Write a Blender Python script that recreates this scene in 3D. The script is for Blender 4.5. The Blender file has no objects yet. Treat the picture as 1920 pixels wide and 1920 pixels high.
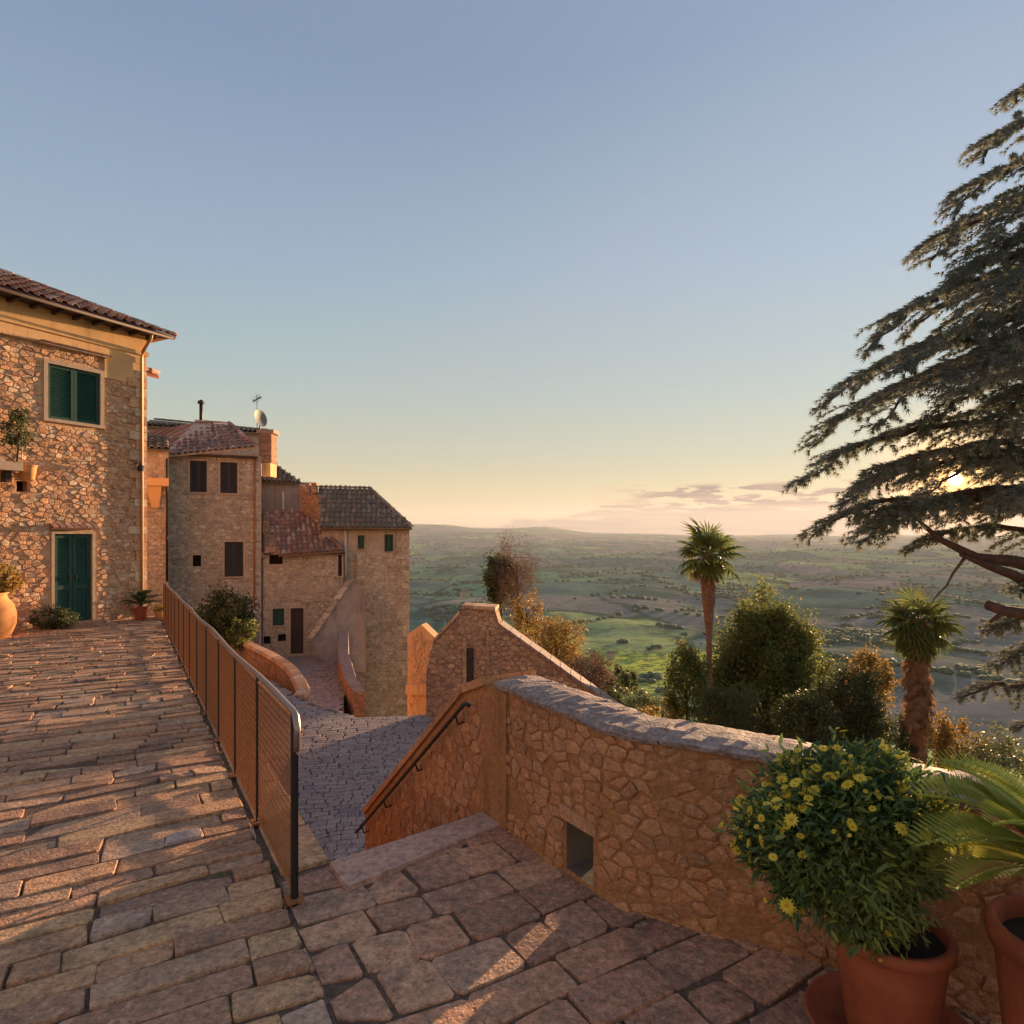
import bpy, math, random
import numpy as np
from mathutils import Vector, Matrix, noise
from mathutils.geometry import delaunay_2d_cdt
random.seed(7); np.random.seed(7)
scene = bpy.context.scene
COL = scene.collection
R = math.radians
F = 1200.0                      # focal length in photograph pixels
SKY_STRENGTH, SUN_STRENGTH, EXPOSURE, GLOW, HAZE = 0.10, 5.0, 1.95, 1.1, 3.4e-5
HVP = 1600.0                    # where the orange house's horizontals meet the horizon, photograph pixels
SKY_GAIN = 0.36
CLOUD_A, CLOUD_B = (.44, .36, .41), (1.35, .88, .60)
# ------------------------------------------------------------------ camera
cd = bpy.data.cameras.new('camera'); cam = bpy.data.objects.new('camera', cd); COL.objects.link(cam)
cam.location = (0, 0, 0); cam.rotation_euler = (R(90), 0, 0)
cd.sensor_width = 36; cd.lens = 36 * F / 1920; cd.shift_y = 40 / 1920
cd.clip_start = 0.05; cd.clip_end = 60000
scene.camera = cam
# ------------------------------------------------------------------ light
SUN_AZ, SUN_EL = R(34.7), R(4.0)
w = bpy.data.worlds.new('World'); scene.world = w; w.use_nodes = True
nt = w.node_tree; nt.nodes.clear()
def N(t, **k):
    n = nt.nodes.new(t)
    for a, b in k.items(): setattr(n, a, b)
    return n
def L(a, b): nt.links.new(a, b)
def M(op, a, b=None, c=None, clamp=False):
    n = N('ShaderNodeMath', operation=op); n.use_clamp = clamp
    for i, v in enumerate((a, b, c)):
        if v is None: continue
        if hasattr(v, 'links'): L(v, n.inputs[i])
        else: n.inputs[i].default_value = v
    return n.outputs[0]
def MIX(f, a, b, mode='MIX'):
    n = N('ShaderNodeMix', data_type='RGBA', blend_type=mode)
    for i, v in ((0, f), (6, a), (7, b)):
        if hasattr(v, 'links'): L(v, n.inputs[i])
        elif i == 0: n.inputs[0].default_value = v
        else: n.inputs[i].default_value = (*v, 1)
    return n.outputs[2]
def MR(v, a, b, c=0.0, d=1.0, smooth=True):
    n = N('ShaderNodeMapRange'); n.interpolation_type = 'SMOOTHSTEP' if smooth else 'LINEAR'
    L(v, n.inputs[0])
    for i, x in enumerate((a, b, c, d)): n.inputs[i + 1].default_value = x
    return n.outputs[0]
sky = N('ShaderNodeTexSky', sky_type='NISHITA')
sky.sun_disc = False; sky.sun_elevation = SUN_EL; sky.sun_rotation = SUN_AZ
sky.altitude = 300; sky.air_density = 1.0; sky.dust_density = 2.2; sky.ozone_density = 1.6
tc = N('ShaderNodeTexCoord'); sp = N('ShaderNodeSeparateXYZ'); L(tc.outputs['Generated'], sp.inputs[0])
X, Y, Z = sp.outputs
el = M('ARCSINE', Z); az = M('ARCTAN2', X, Y)
# hazy evening air: the clean-air sky is mixed with the colours of scattering haze, paler and warmer to the horizon and to the sun
def ramp0(f, cols):
    r = N('ShaderNodeValToRGB'); L(f, r.inputs[0]); e = r.color_ramp
    while len(e.elements) < len(cols): e.elements.new(1)
    for q, (p_, c_) in zip(e.elements, cols): q.position = p_; q.color = (*c_, 1)
    return r.outputs[0]
eln = M('DIVIDE', M('MAXIMUM', el, 0.0), math.pi / 2)
grad = ramp0(eln, [(0, (.42, .29, .23)), (.018, (.43, .33, .21)), (.04, (.43, .38, .215)), (.08, (.34, .38, .30)), (.14, (.275, .355, .365)), (.24, (.22, .305, .40)), (.40, (.155, .22, .33)), (1, (.17, .20, .275))])
# anti-twilight glow added low in the unseen sky opposite the sun, warms camera-facing walls
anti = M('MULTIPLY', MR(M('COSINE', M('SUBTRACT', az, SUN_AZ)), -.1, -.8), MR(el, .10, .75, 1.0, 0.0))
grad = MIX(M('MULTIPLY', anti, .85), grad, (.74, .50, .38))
bgrad = M('ADD', 1.0, M('MULTIPLY', MR(az, -0.2, 0.75), .22))
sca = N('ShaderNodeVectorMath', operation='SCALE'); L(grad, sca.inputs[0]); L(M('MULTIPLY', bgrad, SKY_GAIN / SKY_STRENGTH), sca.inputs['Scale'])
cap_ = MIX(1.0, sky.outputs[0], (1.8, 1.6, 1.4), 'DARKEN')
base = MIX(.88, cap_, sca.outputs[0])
# low cloud bank beyond the plain, right of the houses
cv = N('ShaderNodeCombineXYZ'); L(M('MULTIPLY', az, 9.0), cv.inputs[0]); L(M('MULTIPLY', el, 75.0), cv.inputs[1])
nz = N('ShaderNodeTexNoise'); nz.inputs['Scale'].default_value = 1.0; nz.inputs['Detail'].default_value = 7; nz.inputs['Roughness'].default_value = .62
L(cv.outputs[0], nz.inputs['Vector'])
top = MR(az, -0.22, 0.30, 0.004, 0.044)          # upper edge of the bank rises to the right
d = M('SUBTRACT', top, el)
bank = MR(M('ADD', d, M('MULTIPLY', M('SUBTRACT', nz.outputs[0], .5), .085)), -0.002, 0.005)
cv2 = N('ShaderNodeCombineXYZ'); L(M('MULTIPLY', az, 19.0), cv2.inputs[0]); L(M('MULTIPLY', el, 95.0), cv2.inputs[1])
nz2 = N('ShaderNodeTexNoise'); nz2.inputs['Scale'].default_value = 1.0; nz2.inputs['Detail'].default_value = 6
L(cv2.outputs[0], nz2.inputs['Vector'])
band = M('MULTIPLY', MR(el, .030, .042), MR(el, .068, .078, 1.0, 0.0))
puff = M('MULTIPLY', M('MULTIPLY', MR(nz2.outputs[0], .47, .52), band), MR(az, .10, .25))
cl = M('MAXIMUM', M('MULTIPLY', bank, .88), M('MULTIPLY', puff, .95))
cv3 = N('ShaderNodeCombineXYZ'); L(M('MULTIPLY', az, 5.0), cv3.inputs[0]); L(M('MULTIPLY', el, 220.0), cv3.inputs[1])
nz3 = N('ShaderNodeTexNoise'); nz3.inputs['Scale'].default_value = 1.0; nz3.inputs['Detail'].default_value = 5
L(cv3.outputs[0], nz3.inputs['Vector'])
ccol = MIX(M('MULTIPLY', MR(cl, .30, .86), MR(nz3.outputs[0], .36, .62, 1.0, .45)), CLOUD_B, CLOUD_A)
clouded = MIX(cl, base, ccol)
# the sun itself, low in the haze
sd = (math.sin(SUN_AZ) * math.cos(SUN_EL), math.cos(SUN_AZ) * math.cos(SUN_EL), math.sin(SUN_EL))
dt = N('ShaderNodeVectorMath', operation='DOT_PRODUCT'); L(tc.outputs['Generated'], dt.inputs[0]); dt.inputs[1].default_value = sd
ang = M('ARCCOSINE', M('MINIMUM', dt.outputs['Value'], .9999999))
core = M('POWER', MR(ang, 0.0, R(7.0), 1.0, 0.0, False), 2.4)
disc = M('POWER', MR(ang, R(.12), R(.62), 1.0, 0.0), 2.0)
glow = M('POWER', MR(ang, 0.0, R(11), 1.0, 0.0, False), 2.5)
lit = MIX(M('MULTIPLY', glow, GLOW), clouded, (1.0, .56, .2), 'ADD')
lit = MIX(core, lit, (8.0, 3.5, .75))
lit = MIX(disc, lit, (160, 110, 55))
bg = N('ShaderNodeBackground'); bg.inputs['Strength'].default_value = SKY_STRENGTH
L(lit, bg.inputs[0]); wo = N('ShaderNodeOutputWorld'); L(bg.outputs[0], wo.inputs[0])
sl = bpy.data.lights.new('sun', 'SUN'); sl.energy = SUN_STRENGTH; sl.angle = R(0.6); sl.color = (1.0, .62, .33)
so = bpy.data.objects.new('sun', sl); COL.objects.link(so); so.location = (30, 40, 20)
so.rotation_euler = Vector(sd).to_track_quat('Z', 'Y').to_euler()
vs = scene.view_settings; vs.view_transform = 'Standard'; vs.look = 'None'; vs.gamma = 1; vs.exposure = EXPOSURE; vs.use_curve_mapping = False
scene.render.engine = 'CYCLES'; scene.cycles.use_denoising = True
scene.cycles.max_bounces = 6; scene.cycles.diffuse_bounces = 4; scene.cycles.transparent_max_bounces = 12; scene.cycles.volume_bounces = 0
# ------------------------------------------------------------------ helpers
def P(px, py, d): return Vector(((px - 960) / F * d, d, (1000 - py) / F * d))
def G(px, py, z): return P(px, py, F * -z / (py - 1000))
WM = {}
def put(o, parent=None, m=None):
    COL.objects.link(o)
    m = m or Matrix.Identity(4)
    if parent is not None:
        o.parent = parent; o.matrix_parent_inverse = WM[parent.name].inverted()
    o.matrix_basis = m; WM[o.name] = m
    return o
def tag(o, label=None, cat=None, group=None, kind=None):
    if label: o['label'] = label
    if cat: o['category'] = cat
    if group: o['group'] = group
    if kind: o['kind'] = kind
    return o
def thing(name, loc, label, cat, group=None):
    return tag(put(bpy.data.objects.new(name, None), None, Matrix.Translation(Vector(loc))), label, cat, group)
def place(name, mesh, parent=None, m=None, kind=None):
    return tag(put(bpy.data.objects.new(name, mesh), parent, m), kind=kind)
class MB:
    def __init__(s): s.v = []; s.f = []; s.t = []; s.tone = 0.0
    def add(s, vs, fs, tone=None):
        k = len(s.v); s.v += [tuple(p) for p in vs]; s.f += [tuple(i + k for i in f) for f in fs]
        s.t += [s.tone if tone is None else tone] * len(vs); return s
    def box(s, c, size, rz=0, tone=None, m=None):
        hx, hy, hz = (q / 2 for q in size)
        mm = Matrix.Translation(Vector(c)) @ (m or Matrix.Rotation(rz, 4, 'Z'))
        vs = [mm @ Vector((x, y, z)) for z in (-hz, hz) for x, y in ((-hx, -hy), (hx, -hy), (hx, hy), (-hx, hy))]
        return s.add(vs, [(3, 2, 1, 0), (4, 5, 6, 7), (0, 1, 5, 4), (1, 2, 6, 5), (2, 3, 7, 6), (3, 0, 4, 7)], tone)
    def prism(s, ring0, ring1, tone=None, caps=True):
        n = len(ring0); fs = [(i, (i + 1) % n, n + (i + 1) % n, n + i) for i in range(n)]
        if caps: fs += [tuple(range(n))[::-1], tuple(range(n, 2 * n))]
        return s.add(list(ring0) + list(ring1), fs, tone)
    def tube(s, pts, rad, n=6, tone=None, caps=True):
        pts = [Vector(p) for p in pts]; rings = []
        if not hasattr(rad, '__len__'): rad = [rad] * len(pts)
        ref = Vector((0, 0, 1))
        for i, p in enumerate(pts):
            d_ = (pts[min(i + 1, len(pts) - 1)] - pts[max(i - 1, 0)]).normalized()
            if abs(d_.dot(ref)) > .93: ref = Vector((1, 0, 0)) if abs(d_.x) < .9 else Vector((0, 1, 0))
            a = d_.cross(ref).normalized(); b = d_.cross(a).normalized(); ref = b.cross(d_).normalized() if False else ref
            rings.append([p + (a * math.cos(q * math.tau / n) + b * math.sin(q * math.tau / n)) * rad[i] for q in range(n)])
        vs = [q for r in rings for q in r]; fs = []
        for i in range(len(rings) - 1):
            for j in range(n):
                fs.append((i * n + j, i * n + (j + 1) % n, (i + 1) * n + (j + 1) % n, (i + 1) * n + j))
        if caps: fs += [tuple(range(n))[::-1], tuple(range(len(vs) - n, len(vs)))]
        return s.add(vs, fs, tone)
    def lathe(s, prof, c, n=28, tone=None, wob=0):
        vs = []; c = Vector(c)
        for r, z in prof:
            for j in range(n):
                q = j * math.tau / n; rr = r * (1 + wob * math.sin(3 * q + z * 9))
                vs.append(c + Vector((rr * math.cos(q), rr * math.sin(q), z)))
        fs = [(i * n + j, i * n + (j + 1) % n, (i + 1) * n + (j + 1) % n, (i + 1) * n + j) for i in range(len(prof) - 1) for j in range(n)]
        return s.add(vs, fs, tone)
    def mesh(s, name, mat, smooth=False):
        me = bpy.data.meshes.new(name); me.from_pydata(s.v, [], s.f); me.materials.append(mat)
        at = me.attributes.new('tone', 'FLOAT', 'POINT'); at.data.foreach_set('value', s.t)
        if smooth: me.polygons.foreach_set('use_smooth', [True] * len(me.polygons))
        me.update(); return me
    def build(s, name, mat, parent=None, smooth=False, kind=None):
        return place(name, s.mesh(name, mat, smooth), parent, None, kind)
def np_mesh(name, V, Fa, tone, mat, smooth=False):
    V = np.asarray(V, dtype=np.float32); Fa = np.asarray(Fa, dtype=np.int32); k = Fa.shape[1]
    me = bpy.data.meshes.new(name); me.vertices.add(len(V)); me.vertices.foreach_set('co', V.ravel())
    me.loops.add(Fa.size); me.loops.foreach_set('vertex_index', Fa.ravel())
    me.polygons.add(len(Fa)); me.polygons.foreach_set('loop_start', np.arange(len(Fa), dtype=np.int32) * k)
    at = me.attributes.new('tone', 'FLOAT', 'POINT'); at.data.foreach_set('value', np.asarray(tone, dtype=np.float32))
    me.materials.append(mat); me.update(calc_edges=True)
    if smooth: me.polygons.foreach_set('use_smooth', [True] * len(Fa))
    return me
class Wall:
    """A vertical plane through p0 running along direction d; n is the outward normal on the camera's side."""
    def __init__(s, p0, d):
        s.p = Vector((p0[0], p0[1])); s.d = Vector(d).normalized(); s.n = Vector((s.d.y, -s.d.x))
    def s_at(s, px):
        k = (px - 960) / F; return (k * s.p.y - s.p.x) / (s.d.x - k * s.d.y)
    def z_at(s, px, py): return (1000 - py) / F * (s.p.y + s.d.y * s.s_at(px))
    def pt(s, a, z, n=0.0):
        q = s.p + s.d * a + s.n * n; return Vector((q.x, q.y, z))
    def rz(s): return math.atan2(s.d.y, s.d.x)
    def box(s, mb, a0, a1, z0, z1, n0, n1, tone=None):
        r0 = [s.pt(a0, z0, n1), s.pt(a1, z0, n1), s.pt(a1, z0, n0), s.pt(a0, z0, n0)]
        r1 = [Vector((q.x, q.y, z1)) for q in r0]
        return mb.prism(r0, r1, tone)
def wall_with_holes(wl, a0, a1, z0, z1, holes, depth, parent, name, mat, back=True):
    mb = MB(); A = sorted({a0, a1, *[h[0] for h in holes], *[h[1] for h in holes]}); Zs = sorted({z0, z1, *[h[2] for h in holes], *[h[3] for h in holes]})
    for i in range(len(A) - 1):
        for j in range(len(Zs) - 1):
            ca, cz = (A[i] + A[i + 1]) / 2, (Zs[j] + Zs[j + 1]) / 2
            if any(h[0] < ca < h[1] and h[2] < cz < h[3] for h in holes): continue
            mb.add([wl.pt(A[i], Zs[j]), wl.pt(A[i + 1], Zs[j]), wl.pt(A[i + 1], Zs[j + 1]), wl.pt(A[i], Zs[j + 1])], [(0, 1, 2, 3)])
    for h in holes:
        q = [(h[0], h[2]), (h[1], h[2]), (h[1], h[3]), (h[0], h[3])]
        for k in range(4):
            (s0, t0), (s1, t1) = q[k], q[(k + 1) % 4]
            mb.add([wl.pt(s0, t0, 0), wl.pt(s0, t0, -depth), wl.pt(s1, t1, -depth), wl.pt(s1, t1, 0)], [(0, 1, 2, 3)])
    if back:  # side, top and rear faces so that the block is closed
        D = back if not isinstance(back, bool) else 6.0
        c = [(a0, 0), (a1, 0), (a1, -D), (a0, -D)]
        for k in (1, 2, 3):
            (s0, n0), (s1, n1) = c[k], c[(k + 1) % 4]
            mb.add([wl.pt(s0, z0, n0), wl.pt(s1, z0, n1), wl.pt(s1, z1, n1), wl.pt(s0, z1, n0)], [(0, 1, 2, 3)])
        mb.add([wl.pt(s, z1, n) for s, n in c], [(0, 1, 2, 3)])
    return mb.build(name, mat, parent)
def catmull(pts, per):
    pts = [Vector(p) for p in pts]; e = [2 * pts[0] - pts[1]] + pts + [2 * pts[-1] - pts[-2]]; out = []
    for i in range(1, len(e) - 2):
        for k in range(per):
            t = k / per; a, b, c, d_ = e[i - 1:i + 3]
            out.append(.5 * ((2 * b) + (c - a) * t + (2 * a - 5 * b + 4 * c - d_) * t * t + (3 * b - a - 3 * c + d_) * t ** 3))
    out.append(pts[-1]); return out
def poly_contains(poly, x, y):
    c = False; j = len(poly) - 1
    for i in range(len(poly)):
        xi, yi = poly[i][0], poly[i][1]; xj, yj = poly[j][0], poly[j][1]
        if (yi > y) != (yj > y) and x < (xj - xi) * (y - yi) / (yj - yi) + xi: c = not c
        j = i
    return c
# a stone: a flat-ish polygon in (s, t) standing h proud of a surface given by fn(s, t, n)
def stone_geo(poly, fn, h, sink=.01, inset=.12, tilt=.25, lift=0.0):
    mid = .88 if inset < .06 else .62
    n = len(poly); cx = sum(p[0] for p in poly) / n; cy = sum(p[1] for p in poly) / n
    tx, ty = random.uniform(-tilt, tilt), random.uniform(-tilt, tilt)
    sy = max(abs(p[1] - cy) for p in poly) + 1e-6
    sz = max(max(abs(p[0] - cx), abs(p[1] - cy)) for p in poly) + 1e-6
    def hh(p, k): return h * k * (1 + tx * (p[0] - cx) / sz + ty * (p[1] - cy) / sz - lift * (p[1] - cy) / sy)
    ins = [(cx + (p[0] - cx) * (1 - inset), cy + (p[1] - cy) * (1 - inset)) for p in poly]
    vs = [fn(p[0], p[1], -sink) for p in poly] + [fn(p[0], p[1], hh(p, mid)) for p in poly] + [fn(p[0], p[1], hh(p, 1.0)) for p in ins]
    fs = [(i, (i + 1) % n, n + (i + 1) % n, n + i) for i in range(n)] + [(n + i, n + (i + 1) % n, 2 * n + (i + 1) % n, 2 * n + i) for i in range(n)]
    fs.append(tuple(range(2 * n, 3 * n)))
    return vs, fs
def lay(cells, fn, hfn, parent, mat, name='stone', most=300, flip=False, inset=.12, lift=0.0):
    """cells: polygons; the `most` that look largest from the photograph's viewpoint become parts, the rest one stuff part"""
    info = []
    for c in cells:
        cx = sum(p[0] for p in c) / len(c); cy = sum(p[1] for p in c) / len(c)
        w_ = Vector(fn(cx, cy, 0)); ar = abs(sum(c[i][0] * c[(i + 1) % len(c)][1] - c[(i + 1) % len(c)][0] * c[i][1] for i in range(len(c)))) / 2
        px = w_.x / max(w_.y, .1); pz = w_.z / max(w_.y, .1)
        vis = w_.y > .3 and abs(px) < .85 and -.80 < pz < .86
        e1 = Vector(fn(cx + .01, cy, 0)) - w_; e2 = Vector(fn(cx, cy + .01, 0)) - w_
        nn = e1.cross(e2); nn = nn.normalized() if nn.length else Vector((0, 0, 1))
        info.append((-(ar * abs(nn.dot(w_.normalized())) / w_.length_squared) * (1 if vis else .0001), c, vis))
    info.sort(key=lambda q: q[0]); rest = MB(); nparts = 0
    for k, (_, c, vis) in enumerate(info):
        vs, fs = stone_geo(c, fn, hfn(c), inset=inset, lift=lift)
        if flip: fs = [f[::-1] for f in fs]
        tone = random.random()
        if nparts < most and vis:
            MB().add(vs, fs, tone).build(name, mat, parent); nparts += 1
        else: rest.add(vs, fs, tone)
    if rest.f: rest.build(name + 's' if not name.endswith('s') else name, mat, parent, kind='stuff')
def pull_in(q, ok, amin=.0012):
    """trim a stone to the area it may cover"""
    cx = sum(p[0] for p in q) / len(q); cy = sum(p[1] for p in q) / len(q)
    if not ok(cx, cy): return None
    out = []
    for p in q:
        k = 1.0
        while not ok(cx + (p[0] - cx) * k, cy + (p[1] - cy) * k):
            k -= .06
            if k < .1: return None
        out.append((cx + (p[0] - cx) * k, cy + (p[1] - cy) * k))
    ar = abs(sum(out[i][0] * out[(i + 1) % len(out)][1] - out[(i + 1) % len(out)][0] * out[i][1] for i in range(len(out)))) / 2
    return out if ar > amin else None
def rubble_cells(s0, s1, t0, t1, cs, ct, joint, ok, jit=.42):
    """irregular polygons of roughly cs x ct from the Voronoi diagram of a jittered lattice"""
    pts = []; ns = int((s1 - s0) / cs) + 4; ntt = int((t1 - t0) / ct) + 4
    for j in range(ntt):
        for i in range(ns):
            pts.append(Vector(((i - 1.5 + .5 * (j % 2) + random.uniform(-jit, jit)), (j - 1.5 + random.uniform(-jit, jit) * .8))))
    vs, es, fs, *_ = delaunay_2d_cdt(pts, [], [], 0, 1e-6)
    inc = {}
    for f in fs:
        a, b, c = (vs[i] for i in f[:3])
        D = 2 * (a.x * (b.y - c.y) + b.x * (c.y - a.y) + c.x * (a.y - b.y))
        if abs(D) < 1e-9: continue
        ux = (a.length_squared * (b.y - c.y) + b.length_squared * (c.y - a.y) + c.length_squared * (a.y - b.y)) / D
        uy = (a.length_squared * (c.x - b.x) + b.length_squared * (a.x - c.x) + c.length_squared * (b.x - a.x)) / D
        for i in f: inc.setdefault(i, []).append((ux, uy))
    out = []
    for i, cc in inc.items():
        p = vs[i]
        if len(cc) < 4 or not (-.6 < p.x < ns - 2.4 and -.6 < p.y < ntt - 2.4): continue
        if any(abs(q[0] - p.x) > 1.3 or abs(q[1] - p.y) > 1.3 for q in cc): continue
        cc = sorted(cc, key=lambda q: math.atan2(q[1] - p.y, q[0] - p.x)); pl = []
        for q in cc:
            if not pl or math.hypot(q[0] - pl[-1][0], q[1] - pl[-1][1]) > .10: pl.append(q)
        if len(pl) > 3 and math.hypot(pl[0][0] - pl[-1][0], pl[0][1] - pl[-1][1]) < .10: pl.pop()
        if len(pl) < 3: continue
        pl = [(s0 + q[0] * cs, t0 + q[1] * ct) for q in pl]
        cx = sum(q[0] for q in pl) / len(pl); cy = sum(q[1] for q in pl) / len(pl)
        k = 1 - joint / (.5 * min(cs, ct)) * random.uniform(.6, 1.4)
        pl = [(cx + (q[0] - cx) * k, cy + (q[1] - cy) * k) for q in pl]
        pl = pull_in(pl, ok)
        if pl: out.append(pl)
    return out
def course_cells(s0, s1, t0, t1, rh, wmin, wmax, joint, ok, wob=.012, cham=.03, warp=None, grow=None):
    """paving in courses: rows of uneven stones with worn corners"""
    out = []; t = t0
    while t < t1:
        h = rh * random.uniform(.82, 1.2); s = s0 - random.uniform(0, wmin * .5)
        while s < s1:
            wd = random.uniform(wmin, wmax); j = joint / 2; jr = joint * .55
            if random.random() < .12: wd *= .6
            if s + wd > s1 - wmin * .6: wd = s1 - s
            a0, a1, b0, b1 = s + j, s + wd - j, t + jr, t + h - jr
            c = min(cham, wd * .2, h * .25)
            q = []
            for (x, y, dx, dy) in ((a0, b0, 1, 1), (a1, b0, -1, 1), (a1, b1, -1, -1), (a0, b1, 1, -1)):
                cc = c * random.uniform(.3, 1.5); x += random.uniform(-wob, wob); y += random.uniform(-wob, wob)
                e = [(x, y + dy * cc), (x + dx * cc, y)]
                if (dx > 0) != (dy > 0): e = e[::-1]
                q += e
            if warp: q = [warp(*p) for p in q]
            q = pull_in(q, ok)
            if q: out.append(q)
            s += wd
        t += h
    return out
# ------------------------------------------------------------------ materials
def matnew(name):
    global nt
    m = bpy.data.materials.new(name); m.use_nodes = True; nt = m.node_tree; nt.nodes.clear()
    return m
def finish(col, rough=.9, bump=None, bstr=.4, bdist=.02, spec=.3, trans=None, metal=0):
    b = N('ShaderNodeBsdfPrincipled'); o = N('ShaderNodeOutputMaterial')
    if hasattr(col, 'links'): L(col, b.inputs['Base Color'])
    else: b.inputs['Base Color'].default_value = (*col, 1)
    if hasattr(rough, 'links'): L(rough, b.inputs['Roughness'])
    else: b.inputs['Roughness'].default_value = rough
    b.inputs['Specular IOR Level'].default_value = spec; b.inputs['Metallic'].default_value = metal
    if bump is not None:
        bn = N('ShaderNodeBump'); bn.inputs['Strength'].default_value = bstr; bn.inputs['Distance'].default_value = bdist
        L(bump, bn.inputs['Height']); L(bn.outputs[0], b.inputs['Normal'])
    out = b.outputs[0]
    if trans:
        tb = N('ShaderNodeBsdfTranslucent'); mx = N('ShaderNodeMixShader'); mx.inputs[0].default_value = trans
        if hasattr(col, 'links'): L(col, tb.inputs[0])
        else: tb.inputs[0].default_value = (*col, 1)
        L(out, mx.inputs[1]); L(tb.outputs[0], mx.inputs[2]); out = mx.outputs[0]
    L(out, o.inputs[0])
def tone_out():
    a = N('ShaderNodeAttribute'); a.attribute_name = 'tone'; oi = N('ShaderNodeObjectInfo')
    wn = N('ShaderNodeTexWhiteNoise'); wn.noise_dimensions = '1D'
    L(M('ADD', M('MULTIPLY', a.outputs['Fac'], 37.17), M('MULTIPLY', oi.outputs['Random'], 91.7)), wn.inputs['W'])
    return wn.outputs[0]
def ramp(f, cols, interp='LINEAR'):
    r = N('ShaderNodeValToRGB'); L(f, r.inputs[0]); e = r.color_ramp; e.interpolation = interp
    if len(cols[0]) == 3: cols = [(i / (len(cols) - 1) if interp == 'LINEAR' else i / len(cols), c) for i, c in enumerate(cols)]
    while len(e.elements) < len(cols): e.elements.new(1)
    for el_, (p, c) in zip(e.elements, cols): el_.position = p; el_.color = (*c, 1)
    return r.outputs[0]
def noise_n(scale, detail=4, rough=.6, vec=None, dist=0):
    n = N('ShaderNodeTexNoise'); n.inputs['Scale'].default_value = scale; n.inputs['Detail'].default_value = detail
    n.inputs['Roughness'].default_value = rough; n.inputs['Distortion'].default_value = dist
    if vec is None: vec = OBJ()
    L(vec, n.inputs['Vector']); return n.outputs[0]
def OBJ(): return N('ShaderNodeTexCoord').outputs['Object']
def VORO(scale, feat='F1', vec=None):
    n = N('ShaderNodeTexVoronoi'); n.feature = feat; n.inputs['Scale'].default_value = scale
    L(vec if vec is not None else OBJ(), n.inputs['Vector']); return n
def stone_mat(name, cols, var=.35, fine=22, stain=(.05, .04, .03), stain_amt=.5, bstr=.5, rough=.85, lichen=None, spec=.3, dark=.55):
    m = matnew(name); t = tone_out(); c = ramp(t, cols, 'CONSTANT')
    n1 = noise_n(fine, 6, .7); n2 = noise_n(2.3, 5, .6); n3 = noise_n(fine * 4, 3, .6)
    c = MIX(M('MULTIPLY', MR(n1, .35, .68), var), c, (.055, .042, .035))
    c = MIX(M('MULTIPLY', MR(n1, .52, .78), var * .8), c, (.62, .52, .42))
    c = MIX(M('MULTIPLY', MR(n2, .48, .70), stain_amt), c, stain)
    if lichen: c = MIX(M('MULTIPLY', MR(noise_n(6, 6, .75), .57, .66), .6), c, lichen)
    v = VORO(fine * 2.2).outputs['Distance']
    n4 = noise_n(fine * 2.2, 8, .8)
    c = MIX(M('MULTIPLY', MR(n4, .50, .60), dark), c, (.09, .06, .045))
    c = MIX(M('MULTIPLY', MR(n4, .46, .36), .45), c, (.80, .62, .46))
    h = M('ADD', M('MULTIPLY', n1, 1.0), M('ADD', M('MULTIPLY', n3, .4), M('MULTIPLY', MR(v, 0, .35), .35)))
    finish(c, MR(n1, .3, .7, rough - .15, min(rough + .1, 1)), h, bstr, .018, spec); return m
MT = {}
MT['paving'] = stone_mat('ramp_paving_stone', [(.66, .335, .175), (.52, .27, .155), (.72, .385, .19), (.44, .24, .15), (.61, .355, .21), (.76, .44, .22), (.58, .285, .15), (.64, .40, .27)], .45, 16, (.10, .065, .05), .45, .7)
MT['landing'] = stone_mat('landing_flagstone', [(.58, .28, .165), (.66, .325, .185), (.47, .23, .14), (.72, .38, .215), (.53, .28, .17), (.62, .35, .215)], .5, 14, (.08, .06, .05), .5, .7)
MT['pale'] = stone_mat('pale_worn_stone', [(.62, .45, .38), (.58, .42, .35)], .25, 20, (.25, .16, .12), .3, .4)
MT['street'] = stone_mat('street_cobble', [(.34, .26, .25), (.38, .29, .27), (.31, .24, .235), (.41, .32, .285), (.36, .27, .24)], .3, 14, (.12, .10, .10), .4, .5)
MT['slab'] = stone_mat('smooth_step_slab', [(.56, .34, .25), (.53, .32, .24)], .18, 10, (.26, .15, .11), .3, .2)
MT['rubble'] = stone_mat('parapet_rubble', [(.63, .285, .12), (.55, .245, .105), (.68, .32, .14), (.48, .22, .10), (.60, .29, .135), (.62, .26, .105)], .25, 18, (.30, .14, .06), .5, .8, lichen=(.26, .17, .07), dark=.28)
MT['rubble_brown'] = stone_mat('brown_gable_rubble', [(.62, .37, .19), (.55, .32, .17), (.68, .42, .22), (.48, .29, .165), (.60, .38, .21)], .45, 12, (.10, .06, .04), .5, .6)
MT['cap'] = stone_mat('grey_coping_stone', [(.38, .26, .215), (.34, .235, .20), (.41, .28, .225), (.33, .235, .205)], .45, 15, (.16, .115, .10), .5, .7, lichen=(.42, .36, .33))
MT['facade'] = stone_mat('facade_rubble', [(.72, .385, .20), (.62, .32, .165), (.78, .46, .26), (.52, .28, .16), (.74, .39, .19), (.64, .39, .25), (.82, .58, .38)], .35, 9, (.30, .16, .09), .3, .6, dark=.35)
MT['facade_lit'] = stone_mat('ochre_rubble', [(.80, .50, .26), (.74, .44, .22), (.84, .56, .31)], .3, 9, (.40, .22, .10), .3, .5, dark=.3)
MT['town'] = stone_mat('brown_town_stone', [(.53, .41, .30), (.47, .365, .275), (.60, .475, .35), (.42, .335, .26), (.56, .445, .34), (.64, .53, .40)], .3, 5, (.19, .13, .10), .4, .4)
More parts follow.
